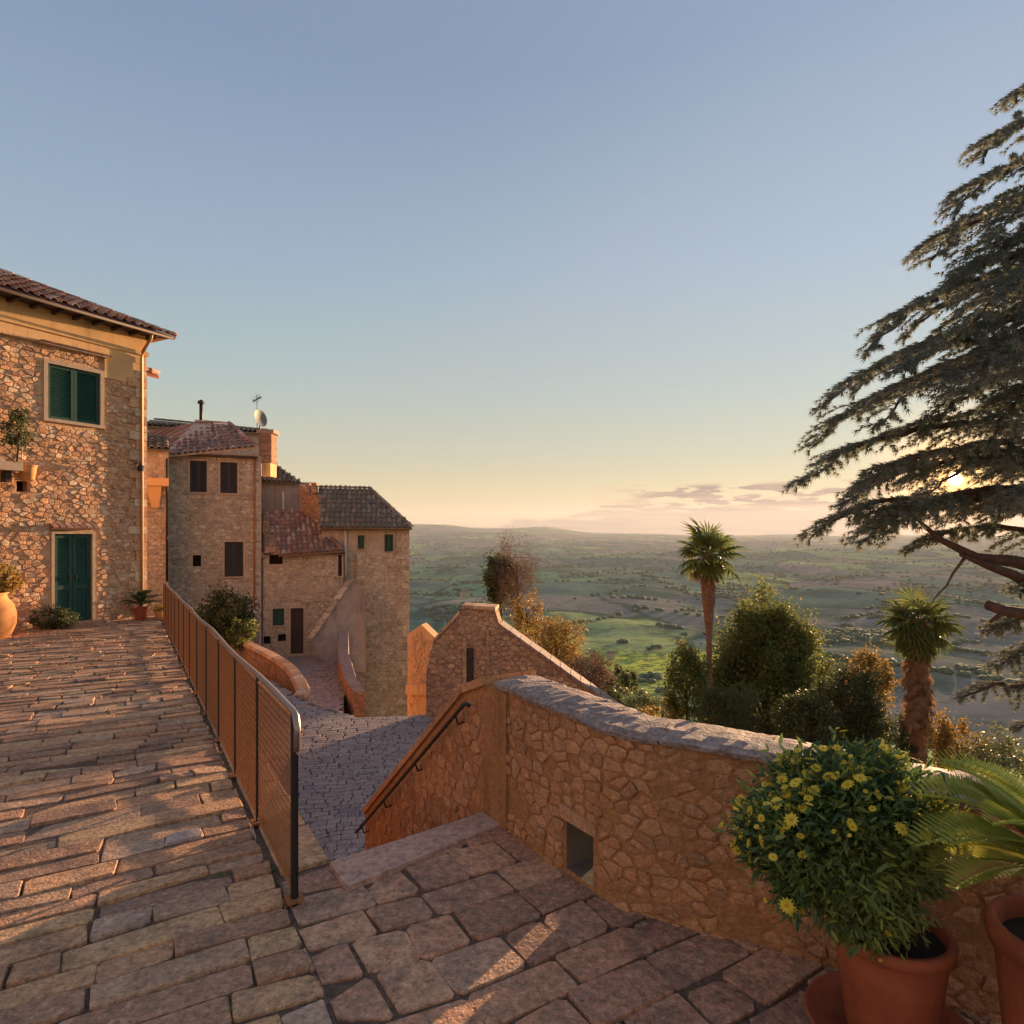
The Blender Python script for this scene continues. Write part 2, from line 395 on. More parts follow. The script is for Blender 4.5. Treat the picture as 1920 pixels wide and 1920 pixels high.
def mortar(name, c, dark, fine=9, bs=.6, streak=False):
    m = matnew(name); n1 = noise_n(fine, 7, .72); n2 = noise_n(1.1, 5, .6)
    q = MIX(MR(n1, .35, .7), dark, c); q = MIX(M('MULTIPLY', MR(n2, .45, .7), .5), q, tuple(x * .55 for x in c))
    if streak:
        mp = N('ShaderNodeMapping'); mp.inputs['Scale'].default_value = (3.5, 3.5, .35); L(OBJ(), mp.inputs[0])
        q = MIX(M('MULTIPLY', MR(noise_n(1.6, 5, .65, mp.outputs[0]), .5, .72), .55), q, tuple(x * .45 for x in dark))
    v = VORO(fine * 1.6).outputs['Distance']
    finish(q, .93, M('ADD', n1, M('MULTIPLY', v, .4)), bs, .03, .2); return m
MT['mortar_paving'] = mortar('dark_paving_joint', (.24, .15, .105), (.11, .07, .05), 30)
MT['mortar_orange'] = mortar('orange_lime_mortar', (.64, .295, .12), (.44, .205, .085), 24, 1.0, True)
MT['mortar_facade'] = mortar('facade_mortar', (.74, .44, .25), (.54, .31, .165), 14)
MT['mortar_town'] = mortar('town_mortar', (.55, .43, .315), (.39, .305, .23), 6, .6, True)
MT['plaster_orange'] = mortar('ochre_plaster', (.84, .52, .25), (.74, .43, .20), 2.2, .15, True)
MT['plaster_grey'] = mortar('grey_plaster', (.38, .32, .295), (.30, .25, .235), 3, .35, True)
MT['plaster_pale'] = mortar('pale_plaster', (.52, .40, .26), (.40, .30, .20), 3, .3, True)
m = matnew('rough_brown_masonry'); mp = N('ShaderNodeMapping'); mp.inputs['Scale'].default_value = (1, 1, 1.7); L(OBJ(), mp.inputs[0])
v1 = VORO(6.5, vec=mp.outputs[0]); s_c = N('ShaderNodeSeparateColor'); L(v1.outputs['Color'], s_c.inputs[0]); v2 = VORO(6.5, 'DISTANCE_TO_EDGE', mp.outputs[0]).outputs['Distance']
c = ramp(s_c.outputs[0], [(.50, .26, .145), (.40, .21, .125), (.56, .31, .18), (.34, .19, .12), (.47, .28, .18)], 'CONSTANT')
n1 = noise_n(18, 7, .75); c = MIX(MR(v2, 0, .05, .8, 0), c, (.36, .22, .14)); c = MIX(M('MULTIPLY', MR(n1, .45, .65), .5), c, (.14, .08, .05)); c = MIX(M('MULTIPLY', MR(noise_n(1.1, 5), .45, .7), .4), c, (.22, .12, .08))
finish(c, .92, M('ADD', M('MULTIPLY', MR(v2, 0, .09), .7), M('MULTIPLY', n1, .5)), .8, .03, .2); MT['brick'] = m
def plain(name, c, rough=.6, var=.25, scale=12, bs=.15, spec=.4, metal=0, trans=None):
    m = matnew(name); n1 = noise_n(scale, 5, .65)
    q = MIX(M('MULTIPLY', MR(n1, .4, .7), var), c, tuple(x * .4 for x in c))
    finish(q, rough, n1, bs, .01, spec, trans, metal); return m
MT['green_paint'] = plain('green_shutter_paint', (.012, .062, .042), .5, .5, 7)
MT['green_dark'] = plain('dark_green_paint', (.012, .060, .042), .5, .3, 9)
MT['brown_wood'] = plain('dark_brown_wood', (.055, .032, .026), .7, .4, 14)
MT['grey_shutter'] = plain('weathered_grey_shutter', (.045, .038, .042), .7, .3, 20)
MT['frame_stone'] = plain('dressed_frame_stone', (.50, .36, .25), .9, .3, 9, .4)
MT['rust'] = plain('rusty_iron', (.36, .135, .045), .75, .55, 26, .4)
MT['recess'] = plain('grey_recess_render', (.13, .11, .085), .95, .3, 9, .4)
MT['iron'] = plain('dark_iron', (.022, .014, .012), .55, .3, 20)
MT['steel_rail'] = plain('worn_grey_handrail', (.33, .25, .22), .35, .3, 22, .1, .5, .6)
MT['copper_pipe'] = plain('ochre_drainpipe', (.45, .23, .08), .55, .35, 6)
MT['white_pipe'] = plain('pale_drainpipe', (.62, .50, .42), .6, .2, 8)
MT['black'] = plain('dark_opening', (.010, .007, .006), .9, .1, 8)
MT['dish'] = plain('grey_dish_metal', (.16, .17, .16), .6, .2, 10)
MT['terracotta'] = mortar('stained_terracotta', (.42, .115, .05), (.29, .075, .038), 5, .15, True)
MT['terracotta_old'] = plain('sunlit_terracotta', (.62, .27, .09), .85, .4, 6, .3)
MT['soil'] = plain('pot_soil', (.03, .02, .014), 1, .3, 30, .6)
MT['white_paint'] = plain('white_paint', (.78, .76, .72), .5, .1, 8)
m = matnew('roof_tile'); t = tone_out()
c = ramp(t, [(.34, .15, .10), (.27, .13, .10), (.42, .20, .13), (.22, .14, .115), (.48, .27, .20), (.31, .17, .13), (.55, .38, .30)], 'CONSTANT')
n1 = noise_n(7, 6, .7); c = MIX(M('MULTIPLY', MR(n1, .42, .66), .6), c, (.16, .13, .095)); finish(c, .9, n1, .5, .02, .25); MT['tile'] = m
m = matnew('mossy_roof_tile'); t = tone_out()
c = ramp(t, [(.21, .145, .105), (.17, .13, .10), (.26, .19, .14), (.15, .12, .095), (.30, .23, .175)], 'CONSTANT')
n1 = noise_n(7, 6, .7); c = MIX(M('MULTIPLY', MR(n1, .42, .66), .6), c, (.14, .13, .085)); finish(c, .92, n1, .5, .02, .2); MT['tile_moss'] = m
def leaf_mat(name, cols, trans=.35, rough=.55, spec=.35):
    m = matnew(name); t = tone_out(); c = ramp(t, cols); n = noise_n(1.7, 3)
    c = MIX(M('MULTIPLY', MR(n, .4, .65), .35), c, cols[-1]); finish(c, rough, None, spec=spec, trans=trans); return m
MT['cedar'] = leaf_mat('cedar_needles', [(.17, .21, .18), (.21, .245, .20), (.18, .19, .14), (.26, .27, .22)], .35, .6)
MT['bark'] = mortar('cedar_bark', (.13, .08, .062), (.06, .04, .032), 9, 1.0)
MT['twig'] = plain('dry_twig', (.10, .06, .04), .9)
MT['palm_leaf'] = leaf_mat('fan_palm_leaf', [(.085, .125, .045), (.13, .17, .05), (.19, .20, .055)], .4)
MT['palm_dead'] = leaf_mat('dead_palm_leaf', [(.27, .165, .10), (.36, .22, .125), (.19, .12, .08)], .25, .8)
MT['palm_bark'] = mortar('palm_trunk_fibre', (.34, .18, .12), (.15, .08, .055), 14, 1.0)
MT['laurel'] = leaf_mat('laurel_leaves', [(.055, .10, .030), (.085, .135, .036), (.13, .155, .04), (.24, .20, .05)], .5)
MT['bush_dark'] = leaf_mat('dark_shrub_leaves', [(.045, .07, .032), (.07, .09, .036), (.12, .12, .042)], .4)
MT['autumn'] = leaf_mat('autumn_leaves', [(.19, .12, .03), (.30, .18, .035), (.13, .095, .035), (.38, .24, .05)], .45)
MT['bare'] = leaf_mat('bare_reddish_twigs', [(.17, .10, .07), (.22, .14, .10), (.12, .085, .06)], .2, .9)
MT['olive'] = leaf_mat('olive_leaves', [(.10, .13, .06), (.16, .18, .08), (.22, .23, .09)], .3)
MT['daisy_leaf'] = leaf_mat('daisy_bush_leaves', [(.045, .10, .055), (.08, .145, .06), (.14, .21, .06), (.38, .40, .08)], .4)
MT['petal'] = leaf_mat('yellow_petals', [(.88, .66, .05), (.92, .74, .10), (.85, .58, .04)], .35, .7)
MT['flower_eye'] = plain('flower_centre', (.55, .27, .02), .9)
MT['cycad'] = leaf_mat('pale_green_cycad', [(.36, .42, .08), (.44, .48, .10), (.52, .52, .13)], .4)
MT['cycad_dark'] = leaf_mat('dark_green_cycad', [(.02, .045, .018), (.035, .06, .02), (.06, .08, .02)], .3)
# ------------------------------------------------------------------ terrain
U = Vector((-.514, .858)); V_ = Vector((.858, .514)); O = Vector((-1.08, 3.086))
def ab(x, y): q = Vector((x, y)) - O; return q.dot(V_), q.dot(U)
def xy(a, b): return O + V_ * a + U * b
def zramp(b): return -1.80 - .019 * max(b, 0)
def terr_h(x, y):
    r = math.hypot(x, y); q = (math.degrees(math.atan2(x, y)))
    if r < 45: z = -8.2 - max(0, r - 18) * .22
    elif r < 420: z = -14.1 - (r - 45) * .34 * (1 - .25 * (r - 45) / 375)
    else: z = -109.7 - 22 * (1 - math.exp(-(r - 420) / 700))
    amp = min(1, max(0, (r - 60) / 500))
    z += amp * 20 * noise.noise((x / 420 + 3, y / 420, 0)) + amp * 8 * noise.noise((x / 130, y / 130 + 9, 3))
    if r > 1500:
        k = min(1, (r - 1500) / 3500); z += k * 42 * noise.noise((x / 1500, y / 1500, 7)) + k * 14 * abs(noise.noise((x / 480, y / 480, 5)))
    far = min(1, max(0, (r - 5000) / 6500))
    side = 1 / (1 + math.exp((q - 3) / 5.0))
    z += far * (70 + side * 245 + side * 85 * noise.noise((q / 4.0, r / 5200, 2)) + 34 * noise.noise((q / 5.0, 1, 4)))
    return z
az_ = list(np.concatenate([np.linspace(-48, 48, 300), np.linspace(49.5, 310.5, 110)]))
rs = [0.01] + list(np.geomspace(6, 16500, 190))
V = []; Fc = []
for r in rs:
    for q in az_:
        x, y = r * math.sin(R(q)), r * math.cos(R(q)); V.append((x, y, terr_h(x, y)))
na = len(az_)
for i in range(len(rs) - 1):
    for j in range(na):
        Fc.append((i * na + j, i * na + (j + 1) % na, (i + 1) * na + (j + 1) % na, (i + 1) * na + j))
m = matnew('valley_fields')
ob = OBJ(); mp = N('ShaderNodeMapping'); mp.inputs['Scale'].default_value = (.0042, .0026, 0); mp.inputs['Rotation'].default_value = (0, 0, .5); L(ob, mp.inputs[0])
warp = N('ShaderNodeVectorMath', operation='ADD'); nv = N('ShaderNodeTexNoise'); nv.inputs['Scale'].default_value = 1.3; L(mp.outputs[0], nv.inputs['Vector'])
sc_ = N('ShaderNodeVectorMath', operation='SCALE'); sc_.inputs['Scale'].default_value = .9; L(nv.outputs['Color'], sc_.inputs[0])
L(mp.outputs[0], warp.inputs[0]); L(sc_.outputs[0], warp.inputs[1])
vo = VORO(1.0, vec=warp.outputs[0]); sv = N('ShaderNodeSeparateColor'); L(vo.outputs['Color'], sv.inputs[0])
c = ramp(sv.outputs[0], [(.14, .21, .165), (.21, .20, .18), (.12, .185, .155), (.17, .28, .16), (.24, .19, .19), (.14, .20, .155), (.31, .37, .16), (.10, .16, .14)], 'CONSTANT')
ed = VORO(1.0, 'DISTANCE_TO_EDGE', warp.outputs[0]).outputs['Distance']
c = MIX(MR(ed, .012, .04, .85, 0), c, (.05, .09, .065))
n1 = noise_n(.02, 8, .65); n2 = noise_n(.004, 6, .6)
c = MIX(MR(n2, .52, .62), c, (.08, .12, .09)); c = MIX(M('MULTIPLY', MR(n1, .45, .7), .55), c, (.08, .12, .08))
# the meadow and garden slopes close below the town
spx = N('ShaderNodeSeparateXYZ'); L(ob, spx.inputs[0])
rr = N('ShaderNodeVectorMath', operation='LENGTH'); L(ob, rr.inputs[0])
dm = N('ShaderNodeVectorMath', operation='DISTANCE'); L(ob, dm.inputs[0]); dm.inputs[1].default_value = (128, 560, -118)
near = M('MAXIMUM', MR(rr.outputs['Value'], 200, 420, .55, 0), MR(M('ADD', dm.outputs['Value'], M('MULTIPLY', noise_n(.008, 4), 120)), 120, 190, 1, 0))
mead = MIX(MR(noise_n(.12, 7, .7), .42, .58), (.62, .60, .10), (.20, .26, .07))
c = MIX(near, c, mead)
n9 = noise_n(.06, 8, .7); c = MIX(M('MULTIPLY', MR(n9, .48, .62), .5), c, (.05, .09, .055)); finish(c, 1.0, n9, .25, 1.5, 0.0); MT['valley'] = m
me = np_mesh('valley_terrain', V, Fc, np.zeros(len(V)), m, True)
tag(place('terrain', me, None), 'green and brown fields of the wide valley falling away below the town', kind='structure')
# woods and hedges scattered over the plain
ico_v = []; ph = (1 + 5 ** .5) / 2
for a in (-1, 1):
    for b in (-ph, ph): ico_v += [(0, a, b), (a, b, 0), (b, 0, a)]
ico_v = np.array(ico_v) / math.hypot(1, ph)
ico_f = [f for f in ((i, j, k) for i in range(12) for j in range(i + 1, 12) for k in range(j + 1, 12)) if all(abs(np.linalg.norm(ico_v[a] - ico_v[b]) - 1.0515) < .01 for a, b in ((f[0], f[1]), (f[1], f[2]), (f[0], f[2])))]
ico_f = [f if np.dot(np.cross(ico_v[f[1]] - ico_v[f[0]], ico_v[f[2]] - ico_v[f[0]]), ico_v[f[0]]) > 0 else f[::-1] for f in ico_f]
rng = np.random.default_rng(4)
VV = []; FF = []; TT = []
cnt = 0; tries = 0
while cnt < 7500 and tries < 90000:
    tries += 1
    r = math.exp(rng.uniform(math.log(150), math.log(7000))); q = R(rng.uniform(-24, 44)); x, y = r * math.sin(q), r * math.cos(q)
    dn = noise.noise((x / 160, y / 160, 21)) + .6 * abs(noise.noise((x / 45, y / 45, 2)))
    hedge = abs(noise.noise((x / 210 + 5, y / 330, 31))) < .018
    if dn < .44 and not hedge: continue
    if r < 330: continue
    s = rng.uniform(1.9, 4.2) * (1 + r / 3500)
    V0 = ico_v * (s * rng.uniform(.8, 1.3), s * rng.uniform(.8, 1.3), s * rng.uniform(.45, .8)) * rng.uniform(.75, 1.2, (12, 1)) + (x, y, terr_h(x, y) + s * .4)
    VV.append(V0); FF.append(np.array(ico_f) + cnt * 12); TT += [rng.random()] * 12; cnt += 1
m = leaf_mat('distant_tree_foliage', [(.05, .10, .065), (.065, .12, .07), (.09, .13, .07), (.08, .10, .07)], None, .9, .1)
me = np_mesh('distant_woods', np.concatenate(VV), np.concatenate(FF), TT, m)
tag(place('distant_woods', me), 'dark hedgerows and small woods scattered over the valley fields', kind='stuff')
# far farmhouses
for fi, (px, py, d_, s) in enumerate(((1000, 1090, 900, 9), (1520, 1097, 700, 8), (1145, 1152, 620, 7), (870, 1060, 1300, 14))):
    c0 = P(px, py, d_); zg = terr_h(c0.x, c0.y); mb = MB(); mb.box((c0.x, c0.y, zg + s * .25), (s, s * .7, s * .9), .4)
    h = tag(put(bpy.data.objects.new('farmhouse', None), None, Matrix.Translation((c0.x, c0.y, zg))), None, 'house', 'farmhouses far out in the valley')
    h['label'] = ['tiny pale farmhouse seen just right of the bare reddish tree', 'tiny pale farmhouse in the valley above the egg-shaped tree', 'tiny pale farmhouse by the bright meadow left of the tall palm', 'tiny pale farmhouse farthest left, between the tower house and the dark evergreen'][fi]
    mb.build('wall', MT['plaster_pale'], h)
    rb = MB(); Rm = Matrix.Translation((c0.x, c0.y, zg + s * .7)) @ Matrix.Rotation(.4, 4, 'Z')
    rb.add([Rm @ Vector(v) for v in ((-.55 * s, -.4 * s, 0), (.55 * s, -.4 * s, 0), (.55 * s, .4 * s, 0), (-.55 * s, .4 * s, 0), (-.5 * s, 0, .25 * s), (.5 * s, 0, .25 * s))], [(0, 1, 5, 4), (2, 3, 4, 5), (1, 2, 5), (3, 0, 4), (3, 2, 1, 0)])
    rb.build('roof', MT['tile'], h)
# ------------------------------------------------------------------ terrace: ramp on the left, landing on the right
# parapet front line, from the stair corner to the right
pf_pts = [(-.10, 4.00), (.12, 3.60), (.30, 3.36), (.49, 3.09), (.83, 2.90), (1.29, 2.667), (1.78, 2.36), (2.3, 2.08), (3.1, 1.55), (4.2, .6), (5.0, -.8)]
pfc = [Vector((p.x, p.y)) for p in catmull([(a, b, 0) for a, b in pf_pts], 10)]
arc = [0.0]
for i in range(1, len(pfc)): arc.append(arc[-1] + (pfc[i] - pfc[i - 1]).length)
def pf_at(s, n=0.0):
    s = min(max(s, 0), arc[-1] - 1e-5); i = max(0, min(len(arc) - 2, int(np.searchsorted(arc, s)) - 1)); k = (s - arc[i]) / (arc[i + 1] - arc[i])
    p = pfc[i].lerp(pfc[i + 1], k)
    t = (pfc[min(i + 2, len(pfc) - 1)] - pfc[max(i - 1, 0)]).normalized(); nn = Vector((t.y, -t.x))
    return p + nn * n            # n > 0 is towards the terrace
ramp_ok = lambda a, b: -5.61 < a < 0 and -3.3 < b < 15.2
mb = MB(); nb = 24
for i in range(nb + 1):
    b = -4.6 + i * (19.6 / nb); z = zramp(b) - .005
    for a, zz in ((-6.0, -9), (-6.0, z), (.30 if b > .3 else 0.0, z), (.30 if b > .3 else 0.0, -9)):
        p = xy(a, b); mb.v.append((p.x, p.y, zz)); mb.t.append(0)
for i in range(nb):
    for k in range(3): mb.f.append((i * 4 + k, (i + 1) * 4 + k, (i + 1) * 4 + k + 1, i * 4 + k + 1))
mb.f.append((3, 2, 1, 0)); n_ = nb * 4; mb.f.append((n_, n_ + 1, n_ + 2, n_ + 3))
rampo = tag(mb.build('ramp_pavement', MT['mortar_paving']), 'long stone paved ramp running down to the green door', kind='structure')
def fr(a, b, n): p = xy(a, b); return (p.x, p.y, zramp(b) - .012 + n + .010 * noise.noise((p.x * 1.5, p.y * 1.5, 0)))
def warp1(a, b): return a, b + .09 * noise.noise((a * .9, b * .5, 1)) + .022 * noise.noise((a * 5, b * 3, 5))
cells = course_cells(-5.6, -.008, -3.3, 5.0, .175, .22, .68, .011, ramp_ok, .010, .014, warp1)
cells += course_cells(-5.6, -.008, 4.98, 15.2, .19, .20, .55, .014, ramp_ok, .012, .02, warp1)
pale_i = [c for c in cells if any((Vector(xy(sum(p[0] for p in c) / len(c), sum(p[1] for p in c) / len(c))) - Vector(q)).length < .10 for q in ((-1.375, 2.79), (-1.62, 3.85), (-1.87, 3.85)))]
cells = [c for c in cells if c not in pale_i]
hf = lambda c: random.uniform(.010, .032)
lay(cells, fr, hf, rampo, MT['paving'], 'paving_stone', 290, inset=.02, lift=.16)
for c in pale_i:
    vs, fs = stone_geo(c, fr, .03, inset=.07); o = MB().add(vs, fs, .3).build('paving_stone', MT['pale'], rampo); o['label'] = 'pale pinkish paving stone'
# narrow kerb ledge outside the railing
kb = []; b = .32
while b < 14.5:
    l = random.uniform(.35, .7); kb.append([(.03, b), (.285, b + .01), (.29, b + l - .02), (.03, b + l - .015)]); b += l
lay(kb, fr, lambda c: .03, rampo, MT['paving'], 'kerb_stone', 40, inset=.05)
# landing
SLAB = [Vector((-.83, 3.214)), Vector((-.065, 3.913)), Vector((-.187, 4.075)), Vector((-.985, 3.456))]
land = [xy(0, -4.6), Vector((3.2, -1.9)), Vector((4.7, -1.2))] + [pf_at(s, -.2) for s in np.linspace(arc[-1] - .1, 0, 30)] + [SLAB[1], SLAB[0], SLAB[3], xy(.30, .32), xy(0, .3)]
mb = MB(); mb.prism([(p.x, p.y, -7) for p in land], [(p.x, p.y, -1.808) for p in land])
lando = tag(mb.build('landing_pavement', MT['mortar_paving']), 'landing of big worn flagstones inside the curved parapet', kind='structure')
lpoly = [(p.x, p.y) for p in ([xy(0, -4.5), Vector((3.2, -1.7)), Vector((4.5, -1.1))] + [pf_at(s, -.38) for s in np.linspace(arc[-1] - .2, .02, 60)] + [SLAB[2], SLAB[3], xy(.31, .36), xy(0, .36)])]
def fl(a, b, n): p = xy(a, b); return (p.x, p.y, -1.815 + n + .012 * noise.noise((p.x * 1.7, p.y * 1.7, 4)))
def lok(a, b): p = xy(a, b); return poly_contains(lpoly, p.x, p.y)
def warp2(a, b): return a + .03 * noise.noise((a * 1.3, b * 1.3, 8)), b + .06 * noise.noise((a * 1.1, b * .8, 2))
cells = course_cells(.008, 6.4, -4.4, 1.4, .225, .22, .46, .012, lok, .014, .024, warp2)
# trim stones that run under the wall or past the slab edge
lay(cells, fl, lambda c: random.uniform(.016, .026), lando, MT['landing'], 'flagstone', 290, lift=.1, inset=.018)
# smooth slab along the head of the stair
mb = MB(); tops = [Vector((p.x, p.y, -1.775)) for p in SLAB]
mb.prism([(p.x, p.y, -2.1) for p in SLAB], tops)
tag(mb.build('stair_head_slab', MT['slab']), 'smooth pinkish stone slab edging the landing at the head of the stair', 'slab')
# stair going down beside the wing wall (hidden behind the slab from here)
A0, A1 = SLAB[3], SLAB[2]
stair = tag(put(bpy.data.objects.new('stair', None)), 'stone stair dropping from the landing to the street', kind='structure')
for k in range(11):
    q0 = A0 + U * (.27 * k); q1 = A1 + U * (.27 * k); q2 = A1 + U * (.27 * (k + 1)); q3 = A0 + U * (.27 * (k + 1)); z = -1.9 - .2 * (k + 1)
    MB().prism([(p.x, p.y, -4.6) for p in (q0, q1, q2, q3)], [(p.x, p.y, z) for p in (q0, q1, q2, q3)], .4).build('step', MT['landing'], stair)
# ------------------------------------------------------------------ parapet
ZB = -1.83
def ZT(s): return -.955 - .036 * max(0.0, s - .7)
par = thing('parapet_wall', (.5, 3.1, -1.83), 'curved orange rubble parapet with grey coping round the landing', 'wall')
def s_of(px, lo=0, hi=None):
    best = min((abs(pf_at(s).x / pf_at(s).y - (px - 960) / F), s) for s in np.linspace(0, 3.6, 720)); return best[1]
hs0, hs1 = s_of(1062), s_of(1112); hz0, hz1 = -1.765, -1.50
ss = sorted(set([0, hs0, hs1] + list(np.linspace(0, arc[-1], 70)))); zs = [ZB - 4.5, ZB, hz0, hz1, -1.2, None]
T = .34
mb = MB()
for i in range(len(ss) - 1):
    for j in range(len(zs) - 1):
        if hs0 - 1e-4 <= ss[i] and ss[i + 1] <= hs1 + 1e-4 and j == 2: continue
        for n in (0, -T):
            q = [pf_at(ss[i], n), pf_at(ss[i + 1], n)]
            ta, tb = (ZT(ss[i]), ZT(ss[i + 1])) if zs[j + 1] is None else (zs[j + 1], zs[j + 1])
            f = [(q[0].x, q[0].y, zs[j]), (q[1].x, q[1].y, zs[j]), (q[1].x, q[1].y, tb), (q[0].x, q[0].y, ta)]
            mb.add(f if n == 0 else f[::-1], [(0, 1, 2, 3)])
mb.build('wall_core', MT['mortar_orange'], par); mb = MB()
for (sa, sb, za, zb) in ((hs0, hs1, hz0, hz0), (hs0, hs1, hz1, hz1), (hs0, hs0, hz0, hz1), (hs1, hs1, hz0, hz1)):
    q = [pf_at(sa), pf_at(sb), pf_at(sb, -T), pf_at(sa, -T)] if za == zb else [pf_at(sa), pf_at(sa, -T)]
    if za == zb: mb.add([(p.x, p.y, za) for p in q], [(0, 1, 2, 3)])
    else: mb.add([(q[0].x, q[0].y, za), (q[1].x, q[1].y, za), (q[1].x, q[1].y, zb), (q[0].x, q[0].y, zb)], [(0, 1, 2, 3)])
mb.build('drain_recess', MT['recess'], par)
def fp(s, t, n): p = pf_at(s, n); return (p.x, p.y, t)
ok = lambda s, t: .02 < s < 7 and ZB + .005 < t < ZT(s) - .012 and not (hs0 - .015 < s < hs1 + .015 and hz0 - .03 < t < hz1 + .05)
cells = rubble_cells(0, 3.9, ZB, -.95, .090, .062, .005, lambda s, t: ok(s, t) and noise.noise((s * 3.3, t * 4.1, 6)) < .36, .49)
cells = [c for c in cells if random.random() < .90]
lay(cells, fp, lambda c: random.choice((.002, .005, .009, .016)) * random.uniform(.7, 1.3), par, MT['rubble'], 'stone', 295, inset=.40)
mb = MB()
for s in [hs0 - .03]:
    mb.prism([pf_at(hs0 - .04, .0).to_3d() + Vector((0, 0, hz1 + .005)), pf_at(hs1 + .05, .0).to_3d() + Vector((0, 0, hz1 + .005)), pf_at(hs1 + .05, .03).to_3d() + Vector((0, 0, hz1 + .005)), pf_at(hs0 - .04, .03).to_3d() + Vector((0, 0, hz1 + .005))],
             [pf_at(hs0 - .03, .0).to_3d() + Vector((0, 0, hz1 + .075)), pf_at(hs1 + .04, .0).to_3d() + Vector((0, 0, hz1 + .06)), pf_at(hs1 + .04, .025).to_3d() + Vector((0, 0, hz1 + .06)), pf_at(hs0 - .03, .025).to_3d() + Vector((0, 0, hz1 + .075))])
mb.build('drain_lintel', MT['rubble'], par)
# coping: rough cap stones following the curve
s = -.02; k = 0
while s < arc[-1] - .3:
    l = random.uniform(.55, 1.1); e = min(s + l, arc[-1] - .02); mb = MB(); nseg = max(3, int((e - s) / .03)); tone = random.random()
    rows = []
    for i in range(nseg + 1):
        q = s + .003 + (e - s - .006) * i / nseg; ring = []
        zt = ZT(q) + .006 * math.sin(q * 5)
        for n, z in ((.014, zt - .005), (.018, zt + .016), (-.02, zt + .034), (-.10, zt + .042), (-.19, zt + .044), (-.29, zt + .036), (-.355, zt + .014), (-.35, zt - .005)):
            p = pf_at(q, n); g = .010 * noise.noise((p.x * 9, p.y * 9, z * 9)) + .012 * noise.noise((p.x * 23, p.y * 23, z * 20)); ring.append((p.x + g, p.y - g, z + g * .8))
        rows.append(ring)
    vs = [p for r_ in rows for p in r_]; m_ = 8
    fs = [(i * m_ + j, i * m_ + (j + 1) % m_, (i + 1) * m_ + (j + 1) % m_, (i + 1) * m_ + j) for i in range(nseg) for j in range(m_)]
    fs += [tuple(range(m_))[::-1], tuple(range(nseg * m_, nseg * m_ + m_))]
    mb.add(vs, fs, tone).build('coping_stone', MT['cap'], par, smooth=False); s = e; k += 1
# ------------------------------------------------------------------ wing wall beside the stair, with its handrail
K0 = Vector((-.165, 4.06)); WL = 2.42
def wz(s): return -.965 - .765 * max(0, s - .16)
wing = thing('stair_wing_wall', (K0.x, K0.y, -4.2), 'steep orange wall sloping down beside the stair', 'wall')
WN = Vector((-.858, -.514))
def fw(s, t, n): p = K0 + U * s + WN * n; return (p.x, p.y, t)
mb = MB(); WT = .36
for i, (s0_, s1_) in enumerate(((-.25, .16), (.16, WL))):
    r0 = [fw(s0_, -4.4, 0), fw(s1_, -4.4, 0), fw(s1_, -4.4, -WT), fw(s0_, -4.4, -WT)]
    r1 = [fw(s0_, wz(s0_), 0), fw(s1_, wz(s1_), 0), fw(s1_, wz(s1_), -WT), fw(s0_, wz(s0_), -WT)]
    mb.prism(r0, r1)
mb.build('wall_core', MT['mortar_orange'], wing)
cells = rubble_cells(-.1, WL, -3.9, -.97, .115, .085, .008, lambda s, t: .02 < s < WL - .01 and t < wz(s) - .10 and t > wz(s) - 1.3, .4)
cells = [c for c in cells if random.random() < .72]
lay(cells, fw, lambda c: random.uniform(.002, .014), wing, MT['rubble'], 'stone', 200, flip=True, inset=.25)
s = .0
while s < WL - .05:
    e = min(s + random.uniform(.3, .5), WL); mb = MB()
    z0_, z1_ = wz(s + .004), wz(e - .004)
    r0 = [fw(s + .004, z0_ + .002, .025), fw(e - .004, z1_ + .002, .025), fw(e - .004, z1_ + .002, -WT - .02), fw(s + .004, z0_ + .002, -WT - .02)]
    r1 = [(x, y, z + .055) for x, y, z in r0]; mb.prism(r0, r1, random.random()).build('coping_stone', MT['rubble'], wing); s = e
hr = thing('stair_handrail', (K0.x, K0.y, -1.2), 'dark iron handrail fixed to the orange stair wall', 'handrail')
pts = [fw(s, wz(s) - .14, .07) for s in (.10, .16, .6, 1.1, 1.6, 2.1, WL + .04)]
MB().tube(pts, .014, 8).build('rail', MT['iron'], hr, True)
for s in (.3, 1.0, 1.7, 2.3):
    MB().tube([fw(s, wz(s) - .20, 0), fw(s, wz(s) - .21, .05), fw(s, wz(s) - .145, .07)], .007, 6).build('bracket', MT['iron'], hr)
# ------------------------------------------------------------------ street below
def zst(x, y): return -4.0
spoly = [tuple(xy(.32, 1.2)), tuple(xy(.32, 14.5)), (-9.5, 19.5), (-7.4, 18.6), (-5.45, 16.0), (-4.5, 14.9), (-3.25, 13.95), (-1.9, 14.15), (-.4, 14.2), (2.6, 11), (1.2, 6), (.3, 4.5)]
mb = MB(); mb.prism([(x, y, -8.5) for x, y in spoly], [(x, y, -4.03) for x, y in spoly])
st = tag(mb.build('street_pavement', MT['mortar_paving']), 'grey cobbled street curving down behind the parapet', kind='structure')
c0 = Vector((-1.2, 3.2))
def fs_(a, b, n):                       # polar courses: a = arc length at mid radius, b = radius
    th = a / 6.0; x = c0.x - math.sin(th) * b; y = c0.y + math.cos(th) * b
    return (x, y, -4.012 + n + .03 * noise.noise((x * .5, y * .5, 0)))
def sok(a, b):
    x, y, _ = fs_(a, b, 0); return poly_contains(spoly, x, y)
def warp3(a, b): return a, b + .11 * abs(math.sin(a * 2.1 + .6 * math.sin(b))) + .03 * noise.noise((a, b, 3))
cells = course_cells(-8, 9, 1.4, 15.0, .13, .12, .26, .010, sok, .008, .016, warp3)
